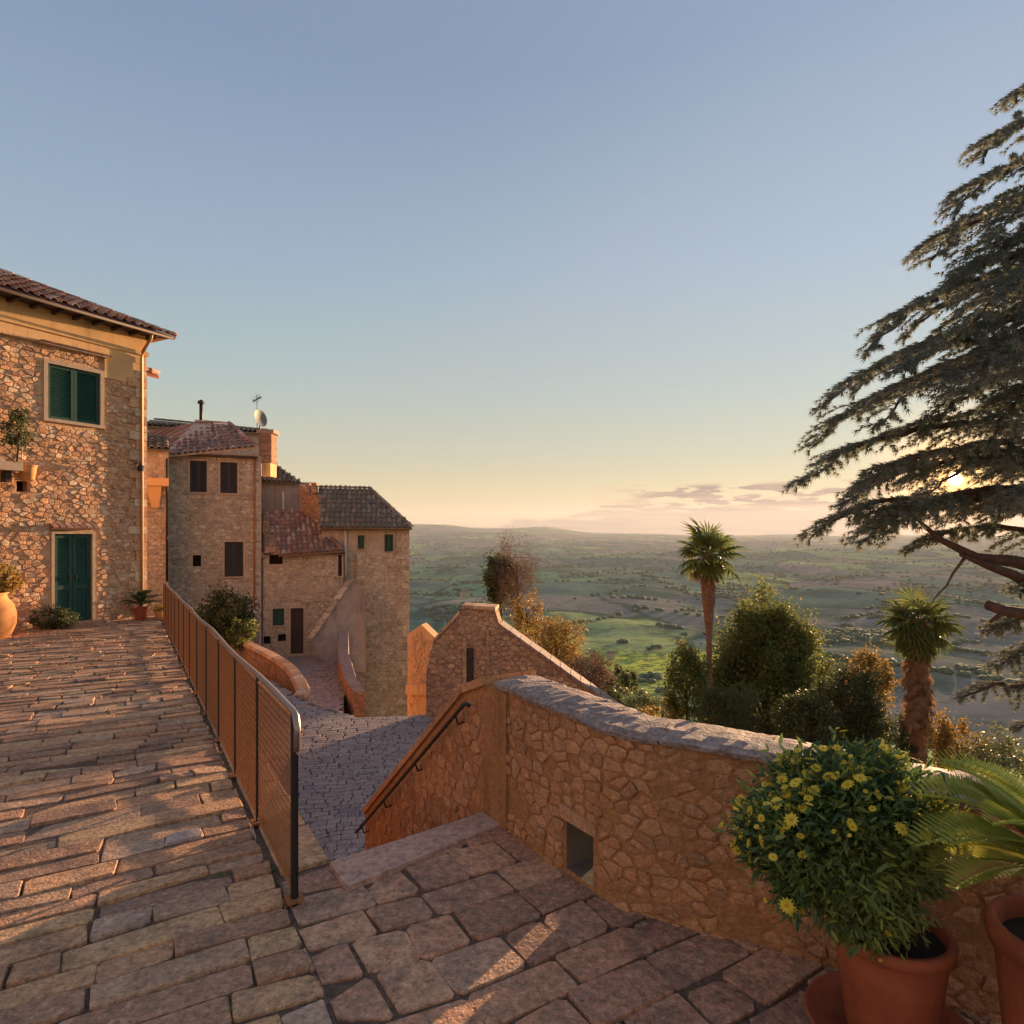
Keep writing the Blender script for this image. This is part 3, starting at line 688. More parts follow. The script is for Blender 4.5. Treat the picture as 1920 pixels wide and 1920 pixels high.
lay(cells, fs_, lambda c: random.uniform(.006, .013), st, MT['street'], 'cobble', 290, flip=True, inset=.10)
# lower street between the curved wall and the houses
lp = [(-9.5, 19.6), (-7.3, 18.5), (-5.3, 15.9), (-4.4, 16.8), (-5.0, 19), (-6.3, 25.5), (-12, 27), (-13, 24)]
mb = MB(); mb.prism([(x, y, -9) for x, y in lp], [(x, y, -4.98) for x, y in lp])
lst = tag(mb.build('lower_street', MT['mortar_paving']), 'dark lower street leading to the brown house door', kind='structure')

cells = course_cells(-13, -4.3, 15.5, 26, .16, .16, .32, .012, lambda a, b: poly_contains(lp, a, b), .01, .02)
lay(cells, lambda a, b, n: (a, b, -4.962 + n), lambda c: random.uniform(.008, .02), lst, MT['street'], 'cobble', 0, inset=.1)
# ------------------------------------------------------------------ railing
rail = thing('railing', (*xy(0, 0), -1.8), 'rusty iron railing with mesh panels beside the paved ramp', 'railing')
RH = .93; RA = .03
posts_b = [0, 1.02, 1.98, 3.0, 4.05, 5.1, 6.15, 7.2, 8.25, 9.3, 10.35, 11.4, 12.4, 13.3]
def rp(b, z, a=RA): p = xy(a, b); return (p.x, p.y, zramp(b) + z)
for b in posts_b:
    MB().tube([rp(b, -.05), rp(b, RH)], .019 if b == 0 else .014, 8).build('post', MT['iron'], rail)
    p_ = xy(RA, b); MB().box((p_.x, p_.y, zramp(b) + .03), (.08, .08, .012), .54).build('base_plate', MT['rust'], rail)
hp = [rp(b, RH + .012 * math.sin(b * 2.2)) for b in np.linspace(0, 13.3, 28)]
MB().tube([rp(-.05, RH - .17), rp(-.062, RH - .06), rp(-.03, RH - .01)] + hp, .017, 8).build('handrail', MT['steel_rail'], rail, True)
for i in range(len(posts_b) - 1):
    b0, b1 = posts_b[i] + .02, posts_b[i + 1] - .02; mb = MB(); z0, z1 = .055, RH - .035
    fine = i < 5; nv = int((b1 - b0) / (.019 if fine else .026)); r_ = .0018 if fine else .003
    for k in range(nv + 1):
        b = b0 + (b1 - b0) * k / nv; mb.tube([rp(b, z0), rp(b, z1)], r_, 3, caps=False)
    for k in range(22 if fine else 10):
        z = z0 + (z1 - z0) * k / (21 if fine else 9); mb.tube([rp(b0, z), rp(b1, z)], r_, 3, caps=False)
    mb.build('mesh_panel', MT['rust'], rail)
    for z in (z0, z1): MB().tube([rp(b0, z), rp(b1, z)], .009, 6).build('panel_bar', MT['rust'], rail)
# ------------------------------------------------------------------ tiled roofs
def tile_mesh(name, mat, L_=.42, r0=.082, r1=.066, n=5):
    mb = MB(); vs = []; th = .014
    for (y, r) in ((0, r0), (L_, r1)):
        for rr in (r, r - th):
            for k in range(n + 1):
                q = math.pi * k / n; vs.append((rr * math.cos(q), y, rr * math.sin(q) * .85))
    m_ = n + 1; fs = []
    for k in range(n):
        fs += [(k, k + 1, 2 * m_ + k + 1, 2 * m_ + k), (m_ + k + 1, m_ + k, 3 * m_ + k, 3 * m_ + k + 1), (k + 1, k, m_ + k, m_ + k + 1)]
    mb.add(vs, fs, 0); return mb.mesh(name, mat)
TM = {k: tile_mesh('barrel_' + k, MT[k]) for k in ('tile', 'tile_moss')}
def roof(parent, corners, mat='tile', thick=.07, pitch=.21, step=.34, most=300, name='roof', hip_tiles=(), sc=1.0):
    """corners: eave left, eave right, ... top, all in one plane; tiles run up the slope"""
    c = [Vector(p) for p in corners]; ex = (c[1] - c[0]).normalized(); nn = ex.cross(c[2] - c[0]).normalized()
    if nn.z < 0: nn = -nn
    ey = nn.cross(ex).normalized()
    if ey.z < 0: ey = -ey
    mb = MB(); mb.prism([p - nn * thick for p in c], list(c), .35); ro = mb.build(name, MT[mat], parent)
    loc = [((p - c[0]).dot(ex), (p - c[0]).dot(ey)) for p in c]; t0 = min(p[1] for p in loc); t1 = max(p[1] for p in loc)
    s0 = min(p[0] for p in loc); s1 = max(p[0] for p in loc); items = []
    s = s0 + pitch * .5
    while s < s1:
        t = -.06
        while t < t1:
            if poly_contains(loc, s, t + .2 * sc) or (t < 0 and poly_contains(loc, s, .08)):
                o_ = c[0] + ex * (s + random.uniform(-.012, .012)) + ey * (t + random.uniform(-.02, .02)) + nn * (.012 + random.uniform(0, .012))
                ang = math.atan2(.03, step); yy = (ey * math.cos(ang) + -nn * math.sin(ang)).normalized(); yy = (yy + ex * random.uniform(-.05, .05)).normalized()
                zz = ex.cross(yy).normalized(); xx = yy.cross(zz)
                items.append(Matrix(((xx.x * sc, yy.x * sc, zz.x * sc, o_.x), (xx.y * sc, yy.y * sc, zz.y * sc, o_.y), (xx.z * sc, yy.z * sc, zz.z * sc, o_.z + .03), (0, 0, 0, 1))))
            t += step
        s += pitch
    def key(m_):
        p = m_.translation; return 0 if abs(p.x) < .82 * p.y else 1
    items.sort(key=key)
    for m_ in items[:most]: place('tile', TM[mat], ro, m_)
    if items[most:]:
        mb = MB(); tv = [v.co for v in TM[mat].vertices]; tf = [tuple(p.vertices) for p in TM[mat].polygons]
        for m_ in items[most:]: mb.add([m_ @ v for v in tv], tf, random.random())
        mb.build('tiles', MT[mat], ro, kind='stuff')
    for (p, q) in hip_tiles:
        p, q = Vector(p), Vector(q); L_ = (q - p).length; yy = (q - p).normalized(); zz = (Vector((0, 0, 1)) - yy * yy.z).normalized(); xx = yy.cross(zz)
        for k in range(max(1, int(L_ / .36))):
            o_ = p + yy * (k * .36); S = 1.25
            place('ridge_tile', TM[mat], ro, Matrix(((xx.x * S, yy.x * S, zz.x * S, o_.x), (xx.y * S, yy.y * S, zz.y * S, o_.y), (xx.z * S, yy.z * S, zz.z * S, o_.z + .03), (0, 0, 0, 1))))
    return ro
def frame(wl, parent, a0, a1, z0, z1, w=.1, n0=-.02, n1=.035, mat='frame_stone', sill=True, name='window_frame'):
    mb = MB()
    wl.box(mb, a0 - w, a0, z0, z1, n0, n1); wl.box(mb, a1, a1 + w, z0, z1, n0, n1); wl.box(mb, a0 - w, a1 + w, z1, z1 + w, n0, n1 + .004)
    if sill: wl.box(mb, a0 - w * 1.2, a1 + w * 1.2, z0 - w * .8, z0, n0, n1 + .03)
    return mb.build(name, MT[mat], parent)
def leaf_shutter(wl, parent, a0, a1, z0, z1, n=-.03, mat='green_paint', slats=True, rail_=.06, name='shutter', mids=()):
    mb = MB(); wl.box(mb, a0, a0 + rail_, z0, z1, n - .04, n); wl.box(mb, a1 - rail_, a1, z0, z1, n - .04, n)
    wl.box(mb, a0 + rail_, a1 - rail_, z0, z0 + rail_, n - .04, n - .003); wl.box(mb, a0 + rail_, a1 - rail_, z1 - rail_, z1, n - .04, n - .003)
    for z in mids: wl.box(mb, a0 + rail_, a1 - rail_, z - rail_ * .6, z + rail_ * .6, n - .04, n - .003)
    wl.box(mb, a0 + rail_, a1 - rail_, z0 + rail_, z1 - rail_, n - .038, n - .032)
    sh = mb.build(name, MT[mat], parent)
    if slats:
        z = z0 + rail_ + .02; sl_ = MB()
        while z < z1 - rail_ - .02:
            sl_.add([wl.pt(a0 + rail_, z, n - .006), wl.pt(a1 - rail_, z, n - .006), wl.pt(a1 - rail_, z + .035, n - .03), wl.pt(a0 + rail_, z + .035, n - .03)], [(0, 1, 2, 3)]); z += .048
        sl_.build('slats', MT[mat], sh, kind='stuff')
    return sh
# ------------------------------------------------------------------ stone house on the left
HD = Vector((HVP - 960, F)).normalized()
HW = Wall((-9.85, 14.3), HD)
def hs(px): return HW.s_at(px)
def hz(px, py): return HW.z_at(px, py)
house = thing('stone_house', (-9.9, 14.3, -2.0), 'tall orange rubble house with green shutters and door at the end of the ramp', 'house')
sc_ = hs(272); sl_ = -6.5
wx0, wx1 = hs(89), hs(187); wz0, wz1 = hz(138, 791), hz(138, 691)
dx0, dx1 = hs(101), hs(172); dz0, dz1 = hz(137, 1166), hz(137, 1001)
nx0, nx1, nz0, nz1 = hs(31), hs(52), hz(42, 922), hz(42, 902)
HT = hz(272, 628) - .02; SZ = hz(200, 668)
wall_with_holes(HW, sl_, sc_, -2.4, HT, [(wx0, wx1, wz0, wz1), (dx0, dx1, dz0, dz1), (nx0, nx1, nz0, nz1)], .22, house, 'wall', MT['mortar_facade'], 7.0)
mb = MB()
for (a0, a1, z0, z1) in ((wx0, wx1, wz0, wz1), (dx0, dx1, dz0, dz1), (nx0, nx1, nz0, nz1)):
    MB().add([HW.pt(a0, z0, -.21), HW.pt(a1, z0, -.21), HW.pt(a1, z1, -.21), HW.pt(a0, z1, -.21)], [(0, 1, 2, 3)]).build('opening_backing', MT['black'], house)

def fh(s, t, n): return tuple(HW.pt(s, t, n))
QX = hs(226)
def okh(s, t):
    if not (sl_ < s < sc_ - .02 and -2.05 < t < SZ - .04): return False
    if s > hs(200) and t > hz(230, 712): return False
    for (a0, a1, z0, z1, m_) in ((wx0, wx1, wz0, wz1, .13), (dx0, dx1, dz0, dz1, .09), (nx0, nx1, nz0, nz1, .02)):
        if a0 - m_ < s < a1 + m_ and z0 - m_ < t < z1 + m_ + (.1 if m_ == .09 else 0): return False
    return True
cells = rubble_cells(-2.6, sc_ - .02, -2.05, SZ, .155, .10, .008, okh, .46)
lay(cells, fh, lambda c: random.uniform(.006, .035), house, MT['facade'], 'stone', 300, inset=.14)
# corner quoins
z = -2.0; k = 0
while z < hz(265, 700):
    h_ = random.uniform(.17, .26); l = (.42 if k % 2 else .27) * random.uniform(.9, 1.1); mb = MB()
    HW.box(mb, sc_ - l, sc_ + .012, z + .008, z + h_ - .008, -.2, .062, random.random()); mb.build('quoin', MT['facade'], house); z += h_; k += 1
mb = MB(); HW.box(mb, sl_, sc_ + .01, SZ, HT - .02, -.1, .035); mb.build('plaster_band', MT['plaster_orange'], house)
mb = MB(); HW.box(mb, hs(195), sc_ + .006, hz(230, 715), SZ - .002, -.1, .028); mb.build('plaster_patch', MT['plaster_orange'], house)
mb = MB(); HW.box(mb, sl_, sc_ + .05, HT - .52, HT - .42, .03, .075); mb.build('cornice', MT['plaster_orange'], house)
mb = MB(); HW.box(mb, hs(70), hs(197), SZ - .07, SZ - .035, .0, .17, .2); led = mb.build('drip_ledge', MT['tile'], house)
a = hs(70)
while a < hs(196):
    mb = MB(); HW.box(mb, a, a + .15, SZ - .034, SZ - .012, .0, .21, random.random()); mb.build('tile', MT['tile'], led); a += .165
mb = MB(); HW.box(mb, sl_, hs(68), SZ - .06, SZ - .01, .0, .10, .2); mb.build('string_course', MT['facade'], house)
win = frame(HW, house, wx0, wx1, wz0, wz1, .085); wm = (wx0 + wx1) / 2
leaf_shutter(HW, win, wx0 + .01, wm - .004, wz0 + .01, wz1 - .01, -.02, 'green_paint'); leaf_shutter(HW, win, wm + .004, wx1 - .01, wz0 + .01, wz1 - .01, -.02, 'green_paint')
dfr = frame(HW, house, dx0, dx1, dz0, dz1, .06, sill=False, name='door_frame'); dm = (dx0 + dx1) / 2
for (a0, a1) in ((dx0 + .01, dm - .004), (dm + .004, dx1 - .01)):
    dd = leaf_shutter(HW, house, a0, a1, dz0 + .02, dz1 - .02, -.03, 'green_paint', name='door_leaf', rail_=.075, mids=(dz0 + .78,))
    mb = MB(); HW.box(mb, (a0 + a1) / 2 + (.12 if a0 < dm - .1 else -.14), (a0 + a1) / 2 + (.14 if a0 < dm - .1 else -.12), dz0 + .95, dz0 + 1.05, -.03, .01); mb.build('handle', MT['iron'], dd)
mb = MB(); HW.box(mb, hs(92), hs(182), dz1 + .10, dz1 + .135, 0, .13, .3); lin = mb.build('door_canopy', MT['tile'], house)
for k in range(7):
    a = hs(93) + k * (hs(181) - hs(93)) / 7; mb = MB(); q = .11
    r0 = [HW.pt(a, dz1 + .137, .16), HW.pt(a + q, dz1 + .137, .16), HW.pt(a + q, dz1 + .22, .0), HW.pt(a, dz1 + .22, .0)]
    mb.prism(r0, [p + Vector((0, 0, .03)) for p in r0], random.random()); mb.build('tile', MT['tile'], lin)
mb = MB(); HW.box(mb, dx0 - .15, dx1 + .15, -2.2, dz0 - .005, 0, .30); mb.build('doorstep', MT['landing'], house)
# roof: hipped, wide eaves on small corbels
ov = .48; RT = HT + .02; dep = 7.0
e0, e1 = HW.pt(sl_ - .3, RT, ov), HW.pt(sc_ + ov, RT, ov)
rise = .45 * (dep / 2 + ov)
rdg0, rdg1 = HW.pt(sl_ - .3, RT + rise, -dep / 2), HW.pt(sc_ - dep / 2, RT + rise, -dep / 2)
hro = roof(house, [e0, e1, rdg1, rdg0], 'tile', .06, most=300, hip_tiles=[(e1, rdg1)])
b0, b1 = HW.pt(sc_ + ov, RT, -dep - ov), rdg1
roof(house, [b0, e1, rdg1], 'tile', .06, most=10) if False else MB().add([e1, b0, rdg1], [(0, 1, 2)], .3).build('rear_roof', MT['tile'], house)
mb = MB(); mb.add([HW.pt(sl_, RT - .05, 0), HW.pt(sc_ + .0, RT - .05, 0), HW.pt(sc_ + ov, RT - .055, ov), HW.pt(sl_, RT - .055, ov)], [(0, 1, 2, 3)]); mb.build('eave_boards', MT['brown_wood'], house)
a = sl_ + .2
while a < sc_ + .3:
    mb = MB(); HW.box(mb, a, a + .07, RT - .13, RT - .058, -.02, ov - .05); mb.build('rafter', MT['brown_wood'], house); a += .42
gz = RT - .06
MB().tube([HW.pt(sl_, gz, ov + .04), HW.pt(sc_ + ov - .1, gz, ov + .04)], .035, 8).build('gutter', MT['brown_wood'], house, True)
da = hs(262)
MB().tube([HW.pt(da, gz, ov + .02), HW.pt(da, gz - .15, ov - .05), HW.pt(da, gz - .40, .12), HW.pt(da, gz - .55, .085), HW.pt(da, 1, .085), HW.pt(da, -1.9, .085)], .036, 8).build('drainpipe', MT['copper_pipe'], house, True)
# small lamp bracket by the pipe and the dark roof corner of the neighbour seen at the left edge
mb = MB(); mb.lathe([(.0, .0), (.07, .01), (.085, .10), (.03, .17), (0, .2)], HW.pt(hs(252), hz(252, 885), .26), 10); mb.tube([HW.pt(hs(252), hz(252, 868), .0), HW.pt(hs(252), hz(252, 868), .26)], .012, 6)
tag(mb.build('wall_lamp', MT['iron']), 'dark iron lamp on the corner of the orange house', 'lamp')
# balcony ledge and pots at the far left of the facade
bal = thing('balcony', tuple(HW.pt(hs(-40), hz(10, 875), .3)), 'stone balcony shelf high on the orange facade at the left edge', 'balcony')
ba0, ba1 = hs(-150), hs(24)
mb = MB(); HW.box(mb, ba0, ba1, hz(10, 884), hz(10, 868), .07, .42); mb.build('shelf', MT['frame_stone'], bal)
for a in (ba1 - .25, ba1 - .9):
    mb = MB(); HW.box(mb, a, a + .1, hz(10, 905), hz(10, 884) - .002, .07, .30); mb.build('bracket', MT['brown_wood'], bal)
for a in (ba1 - .02, ba1 - .5, ba1 - 1.0):
    MB().tube([HW.pt(a, hz(10, 868), .40), HW.pt(a, hz(10, 800), .40)], .008, 6).build('upright', MT['iron'], bal)
MB().tube([HW.pt(ba0, hz(10, 800), .40), HW.pt(ba1 - .02, hz(10, 800), .40)], .010, 6).build('rail', MT['iron'], bal)
def pot(name, c, r, h, label, mat='terracotta', lip=.12, grp=None, saucer=0, soil=True):
    t = thing(name, c, label, 'pot', grp); mb = MB()
    mb.lathe([(r * .0, 0.0), (r * .70, 0.0), (r * .72, .01 * h), (r * .93, h * (1 - lip) - .01), (r * .94, h * (1 - lip)), (r * 1.02, h * (1 - lip) + .006), (r * 1.04, h * .97), (r * 1.0, h), (r * .90, h), (r * .86, h * .9)], c, 32)
    mb.build('body', MT[mat], t, True)
    if soil: MB().lathe([(0, h * .905), (r * .87, h * .9)], c, 24).build('soil', MT['soil'], t)
    if saucer: MB().lathe([(0, -.02), (saucer * .85, -.02), (saucer, .035), (saucer * .96, .037), (saucer * .82, -.005), (0, -.006)], c, 36).build('saucer', MT[mat], t, True)
    return t
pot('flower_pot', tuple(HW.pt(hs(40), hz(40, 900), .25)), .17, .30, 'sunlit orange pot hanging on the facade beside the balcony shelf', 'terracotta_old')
# ------------------------------------------------------------------ leaves
def rand_rot(n, rng):
    q = rng.normal(size=(n, 4)); q /= np.linalg.norm(q, axis=1)[:, None]; w_, x, y, z = q.T
    return np.stack([np.stack([1 - 2 * (y * y + z * z), 2 * (x * y - z * w_), 2 * (x * z + y * w_)], -1), np.stack([2 * (x * y + z * w_), 1 - 2 * (x * x + z * z), 2 * (y * z - x * w_)], -1), np.stack([2 * (x * z - y * w_), 2 * (y * z + x * w_), 1 - 2 * (x * x + y * y)], -1)], 1)
LEAF = np.array([(0, 0, 0), (.32, .45, .05), (0, 1, 0), (-.32, .45, .05)]); LEAF_F = np.array([(0, 1, 2, 3)])
def scatter(name, tmpl, tf, pos, size, rot, tone, mat, parent, kind=None):
    n = len(pos); k = len(tmpl)
    V = np.einsum('nij,kj->nki', rot, tmpl) * np.asarray(size).reshape(-1, 1, 1) + pos[:, None, :]
    Fx = (np.asarray(tf)[None] + (np.arange(n) * k)[:, None, None]).reshape(-1, len(tf[0]))
    return place(name, np_mesh(name, V.reshape(-1, 3), Fx, np.repeat(tone, k), MT[mat]), parent, None, kind)
def crown_points(c, rad, n, rng, clumps=40, csz=.28, shell=.55, shape=None):
    """points gathered in clumps spread through an ellipsoid's volume, denser to the outside"""
    d_ = rng.normal(size=(clumps, 3)); d_ /= np.linalg.norm(d_, axis=1)[:, None]; rr = shell + (1 - shell) * rng.random(clumps) ** .6
    if shape is not None: k = shape(d_[:, 2]); d_[:, 0] *= k; d_[:, 1] *= k
    cc = d_ * rr[:, None] * rng.uniform(.82, 1.08, (clumps, 1)); idx = rng.integers(0, clumps, n)
    off = rng.normal(size=(n, 3)) * csz * .5 * rng.uniform(.6, 1.3, (clumps, 1))[idx]
    return (cc[idx] + off) * np.array(rad) + np.array(c), rng.random(clumps)[idx]
def shrub(name, c, rad, n, size, mat, label, cat='shrub', group=None, seed=1, clumps=45, base=None, stem=True, shape=None, csz=.28, inner='twig', shell=.55):
    rng = np.random.default_rng(seed); zb = base if base is not None else c[2] - rad[2]
    t = thing(name, (c[0], c[1], zb), label, cat, group)
    pos, ct = crown_points(c, rad, n, rng, clumps, csz, shell, shape)
    scatter('foliage', LEAF, LEAF_F, pos, size * rng.uniform(.6, 1.3, n), rand_rot(n, rng), np.clip(.5 * ct + .5 * rng.random(n), 0, 1) , mat, t)
    if stem:
        mb = MB(); mb.tube([(c[0], c[1], zb - .3), (c[0] + .05, c[1], c[2] - rad[2] * .2), (c[0], c[1], c[2] + rad[2] * .35)], [rad[0] * .075, rad[0] * .05, rad[0] * .015], 7)
        for k in range(9):
            q = rng.uniform(0, math.tau); z0 = c[2] - rad[2] * rng.uniform(.1, .7); e = Vector((c[0] + math.cos(q) * rad[0] * .75, c[1] + math.sin(q) * rad[1] * .75, z0 + rad[2] * rng.uniform(.4, .9)))
            s0 = Vector((c[0], c[1], z0)); mb.tube([s0, s0.lerp(e, .5) + Vector((0, 0, .08 * rad[2])), e], [rad[0] * .03, rad[0] * .018, rad[0] * .006], 5)
        mb.build('trunk' if cat == 'tree' else 'stem', MT[inner], t)
    return t
# ------------------------------------------------------------------ plants by the green door
c = HW.pt(hs(-56), -2.07, .75)
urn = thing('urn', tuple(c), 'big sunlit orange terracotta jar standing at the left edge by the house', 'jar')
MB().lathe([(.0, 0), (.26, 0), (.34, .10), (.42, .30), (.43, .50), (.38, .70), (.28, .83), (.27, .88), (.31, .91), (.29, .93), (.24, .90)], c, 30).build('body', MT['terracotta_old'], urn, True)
shrub('wall_plant', tuple(HW.pt(hs(-20), hz(2, 1085), .55)), (.35, .3, .32), 900, .07, 'autumn', 'yellow flowering plant rising out of the big orange jar', 'plant', seed=11)
shrub('wall_plant', tuple(HW.pt(hs(75), -1.80, .35)), (.42, .28, .26), 1500, .05, 'bush_dark', 'scruffy dark herbs between the jar and the green door', 'plant', seed=12)
shrub('wall_plant', tuple(HW.pt(hs(100), -1.86, .42)), (.26, .22, .20), 900, .05, 'olive', 'low light green herb right at the foot of the green door', 'plant', seed=13)
shrub('wall_plant', tuple(HW.pt(hs(15), hz(15, 815), .35)), (.30, .2, .34), 1000, .055, 'bush_dark', 'trailing plant on the balcony shelf of the orange house', 'plant', seed=14)
shrub('wall_plant', tuple(HW.pt(hs(22), hz(15, 780), .30)), (.18, .15, .16), 400, .05, 'bush_dark', 'small dark plant tuft above the balcony rail', 'plant', seed=15)
c = HW.pt(hs(244), -2.06, .45)
pot('planter', tuple(c), .17, .30, 'red terracotta pot under the spiky plant at the house corner')
cy = thing('spiky_plant', (c.x, c.y, c.z + .27), 'dark green spiky palm plant in the red pot at the house corner', 'plant')
def frond_mesh(name, mat, L_=.6, n=18, wl_=.16, lw=.016, droop=.5, rise=.5, vee=.25, n0=2):
    mb = MB(); pts = []
    for i in range(n + 1):
        t = i / n; pts.append(Vector((0, L_ * (t - .12 * t * t), L_ * (rise * t - droop * t * t))))
    mb.tube(pts[::3] + ([pts[-1]] if n % 3 else []), .006 * L_ / .6, 4, 0)
    for i in range(n0, n + 1):
        t = i / n; l = wl_ * math.sin(math.pi * (.12 + .85 * t)) ** .6; p = pts[i]
        for s in (-1, 1):
            for q in (0.0, .5):
                pp = p + Vector((0, L_ / n * q, 0)); e = pp + Vector((s * l * .86, l * .45, vee * l)); m_ = pp.lerp(e, .45)
                mb.add([pp, m_ + Vector((0, lw, .004)), e, m_ - Vector((0, lw, -.004))], [(0, 1, 2, 3)], (i * 7 % 10) / 10)
    return mb.mesh(name, MT[mat])
def rosette(parent, c, mesh, n, el0, el1, sc0, sc1, rng, name='frond', az=None):
    for k in range(n):
        q = (k * 2.399963 if az is None else rng.uniform(*az)); e = el0 + (el1 - el0) * (k / max(n - 1, 1)) + rng.uniform(-.12, .12); s = rng.uniform(sc0, sc1)
        place(name, mesh, parent, Matrix.Translation(Vector(c)) @ Matrix.Rotation(q, 4, 'Z') @ Matrix.Rotation(e, 4, 'X') @ Matrix.Scale(s, 4))
fm = frond_mesh('spiky_frond', 'cycad_dark', .50, 12, .12, .014); rosette(cy, (c.x, c.y, c.z + .34), fm, 22, 1.2, -.1, .8, 1.1, np.random.default_rng(3))
c2 = HW.pt(hs(263), -2.06, .75)
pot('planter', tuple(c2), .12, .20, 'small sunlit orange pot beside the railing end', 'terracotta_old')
shrub('potted_flower', (c2.x, c2.y, c2.z + .26), (.16, .14, .12), 350, .04, 'autumn', 'small yellow flowers in the little orange pot by the railing end', 'plant', seed=16)
# ------------------------------------------------------------------ the town below
def fmap(wl): return lambda s, t, n: tuple(wl.pt(s, t, n))
def cladding(wl, parent, s0, s1, z0, z1, holes, mat='town', cs=.24, ct=.14, keep=.9, parts=0, h=(.006, .028), top=None):
    ok = lambda s, t: s0 + .01 < s < s1 - .01 and z0 < t < (top(s) if top else z1) - .02 and not any(a - .05 < s < b + .05 and c_ - .05 < t < d_ + .07 for a, b, c_, d_ in holes)
    cells = [c for c in rubble_cells(s0, s1, z0, z1, cs, ct, .012, ok, .34) if random.random() < keep]
    lay(cells, fmap(wl), lambda c: random.uniform(*h), parent, MT[mat], 'stone', parts, inset=.2)
def opening(wl, house_, a0, a1, z0, z1, mat, style='shutter', depth=.18, fr=True, fmat='frame_stone'):
    mb = MB(); mb.add([wl.pt(a0, z0, -depth + .01), wl.pt(a1, z0, -depth + .01), wl.pt(a1, z1, -depth + .01), wl.pt(a0, z1, -depth + .01)], [(0, 1, 2, 3)]); 
    if style == 'hole': return mb.build('vent_opening', MT['black'], house_)
    w_ = frame(wl, house_, a0, a1, z0, z1, .06, mat=fmat, name='window' if style != 'door' else 'door_frame', sill=style != 'door')
    MB().add(mb.v, mb.f).build('pane', MT['black'], w_)
    mid = (a0 + a1) / 2
    if style == 'door': leaf_shutter(wl, house_, a0 + .01, a1 - .01, z0 + .01, z1 - .01, -.06, mat, False, .09, 'door', mids=((z0 + z1) / 2,))
    else:
        leaf_shutter(wl, w_, a0 + .01, mid - .003, z0 + .01, z1 - .01, -.05, mat, True, .05); leaf_shutter(wl, w_, mid + .003, a1 - .01, z0 + .01, z1 - .01, -.05, mat, True, .05)
    return w_
def rect(wl, x0, x1, y0, y1): xm = (x0 + x1) / 2; return (wl.s_at(x0), wl.s_at(x1), wl.z_at(xm, y1), wl.z_at(xm, y0))
def pipe(wl, px, y0, y1, mat, parent, r=.035, n=.06, name='drainpipe'):
    a = wl.s_at(px); MB().tube([wl.pt(a, wl.z_at(px, y0), n), wl.pt(a, wl.z_at(px, y1), n)], r, 8).build(name, MT[mat], parent, True)
# A: tall house with two dark upper windows
dW = lambda wl, px: wl.p.y + wl.d.y * wl.s_at(px)
WA = Wall((P(315, 1000, 24).x, 24), (1, .42))
HA = thing('town_house', tuple(WA.pt(0, -5)), 'tall brown stone house with two dark shuttered upper windows', 'house', None)
ho = [rect(WA, 356, 388, 864, 923), rect(WA, 413, 445, 867, 925), rect(WA, 421, 456, 1016, 1081), rect(WA, 361, 377, 1041, 1062)]
a0, a1 = 0, WA.s_at(490); zt = WA.z_at(315, 850) + .05
wall_with_holes(WA, a0, a1, -6, zt, ho, .18, HA, 'wall', MT['mortar_town'], 4.5)
cladding(WA, HA, a0, a1, -5, zt, ho)
for i, h_ in enumerate(ho): opening(WA, HA, *h_, 'grey_shutter', 'hole' if i == 3 else 'shutter')
eL = P(306, 855, dW(WA, 306) - .35); eR = P(480, 838, dW(WA, 480) - .35)
tL, tR = P(365, 792, dW(WA, 365) + 1.9), P(432, 796, dW(WA, 432) + 1.9)
roof(HA, [eL, eR, tR, tL], 'tile', hip_tiles=[(eR, tR), (tL, tR)])
mb = MB(); lb = P(272, 812, 27.2); mb.prism([eL - Vector((0, 0, .08)), tL - Vector((0, 0, .08)), lb - Vector((0, 0, .08))], [eL, tL, lb]); mb.build('side_roof', MT['tile'], HA)
for k in range(9):
    q0 = eL.lerp(lb, (k + .5) / 9); q1 = q0 + (tL - (eL + lb) / 2) * (1 - abs(k + .5 - 4.5) / 4.5) * .85
    if (q1 - q0).length > .1: MB().tube([q0 + Vector((0, 0, .02)), q1 + Vector((0, 0, .02))], .075, 6, random.random()).build('tile', MT['tile'], HA)
mb = MB(); WA.box(mb, a0 - .1, a1 - .15, zt - .12, zt - .04, .002, .26); mb.build('eave', MT['brown_wood'], HA)
pipe(WA, 477, 850, 1195, 'rust', HA, .03)
# chimney pipe
st_ = thing('stove_pipe', tuple(P(377, 797, 26.5)), 'thin dark stove pipe with a round cap on the brown house roof', 'chimney')
MB().tube([P(377, 800, 26.5), P(377, 757, 26.5)], .07, 8).build('pipe', MT['iron'], st_, True)
MB().lathe([(0, .18), (.13, .1), (.14, .0), (.0, -.02)], P(377, 757, 26.5), 10).build('cap', MT['iron'], st_)
MB().box(P(377, 803, 26.5), (.45, .4, .35)).build('base', MT['brick'], st_)
# A2: block behind with a long ridge
WB2 = Wall((P(272, 1000, 29).x, 29), (1, .40))
H2 = thing('rear_house', tuple(WB2.pt(0, -4)), 'flat topped brown building behind the two-window house', 'house')
z2 = WB2.z_at(400, 806)
mb = MB(); WB2.box(mb, 0, WB2.s_at(509), -6, z2, -5, 0); mb.build('wall', MT['mortar_town'], H2)
roof(H2, [WB2.pt(-.1, z2, .2), WB2.pt(WB2.s_at(512), z2 - .05, .2), WB2.pt(WB2.s_at(505), z2 + .42, -2.2), WB2.pt(-.1, z2 + .65, -2.2)], 'tile_moss', hip_tiles=[(WB2.pt(WB2.s_at(505), z2 + .42, -2.2), WB2.pt(-.1, z2 + .65, -2.2))])
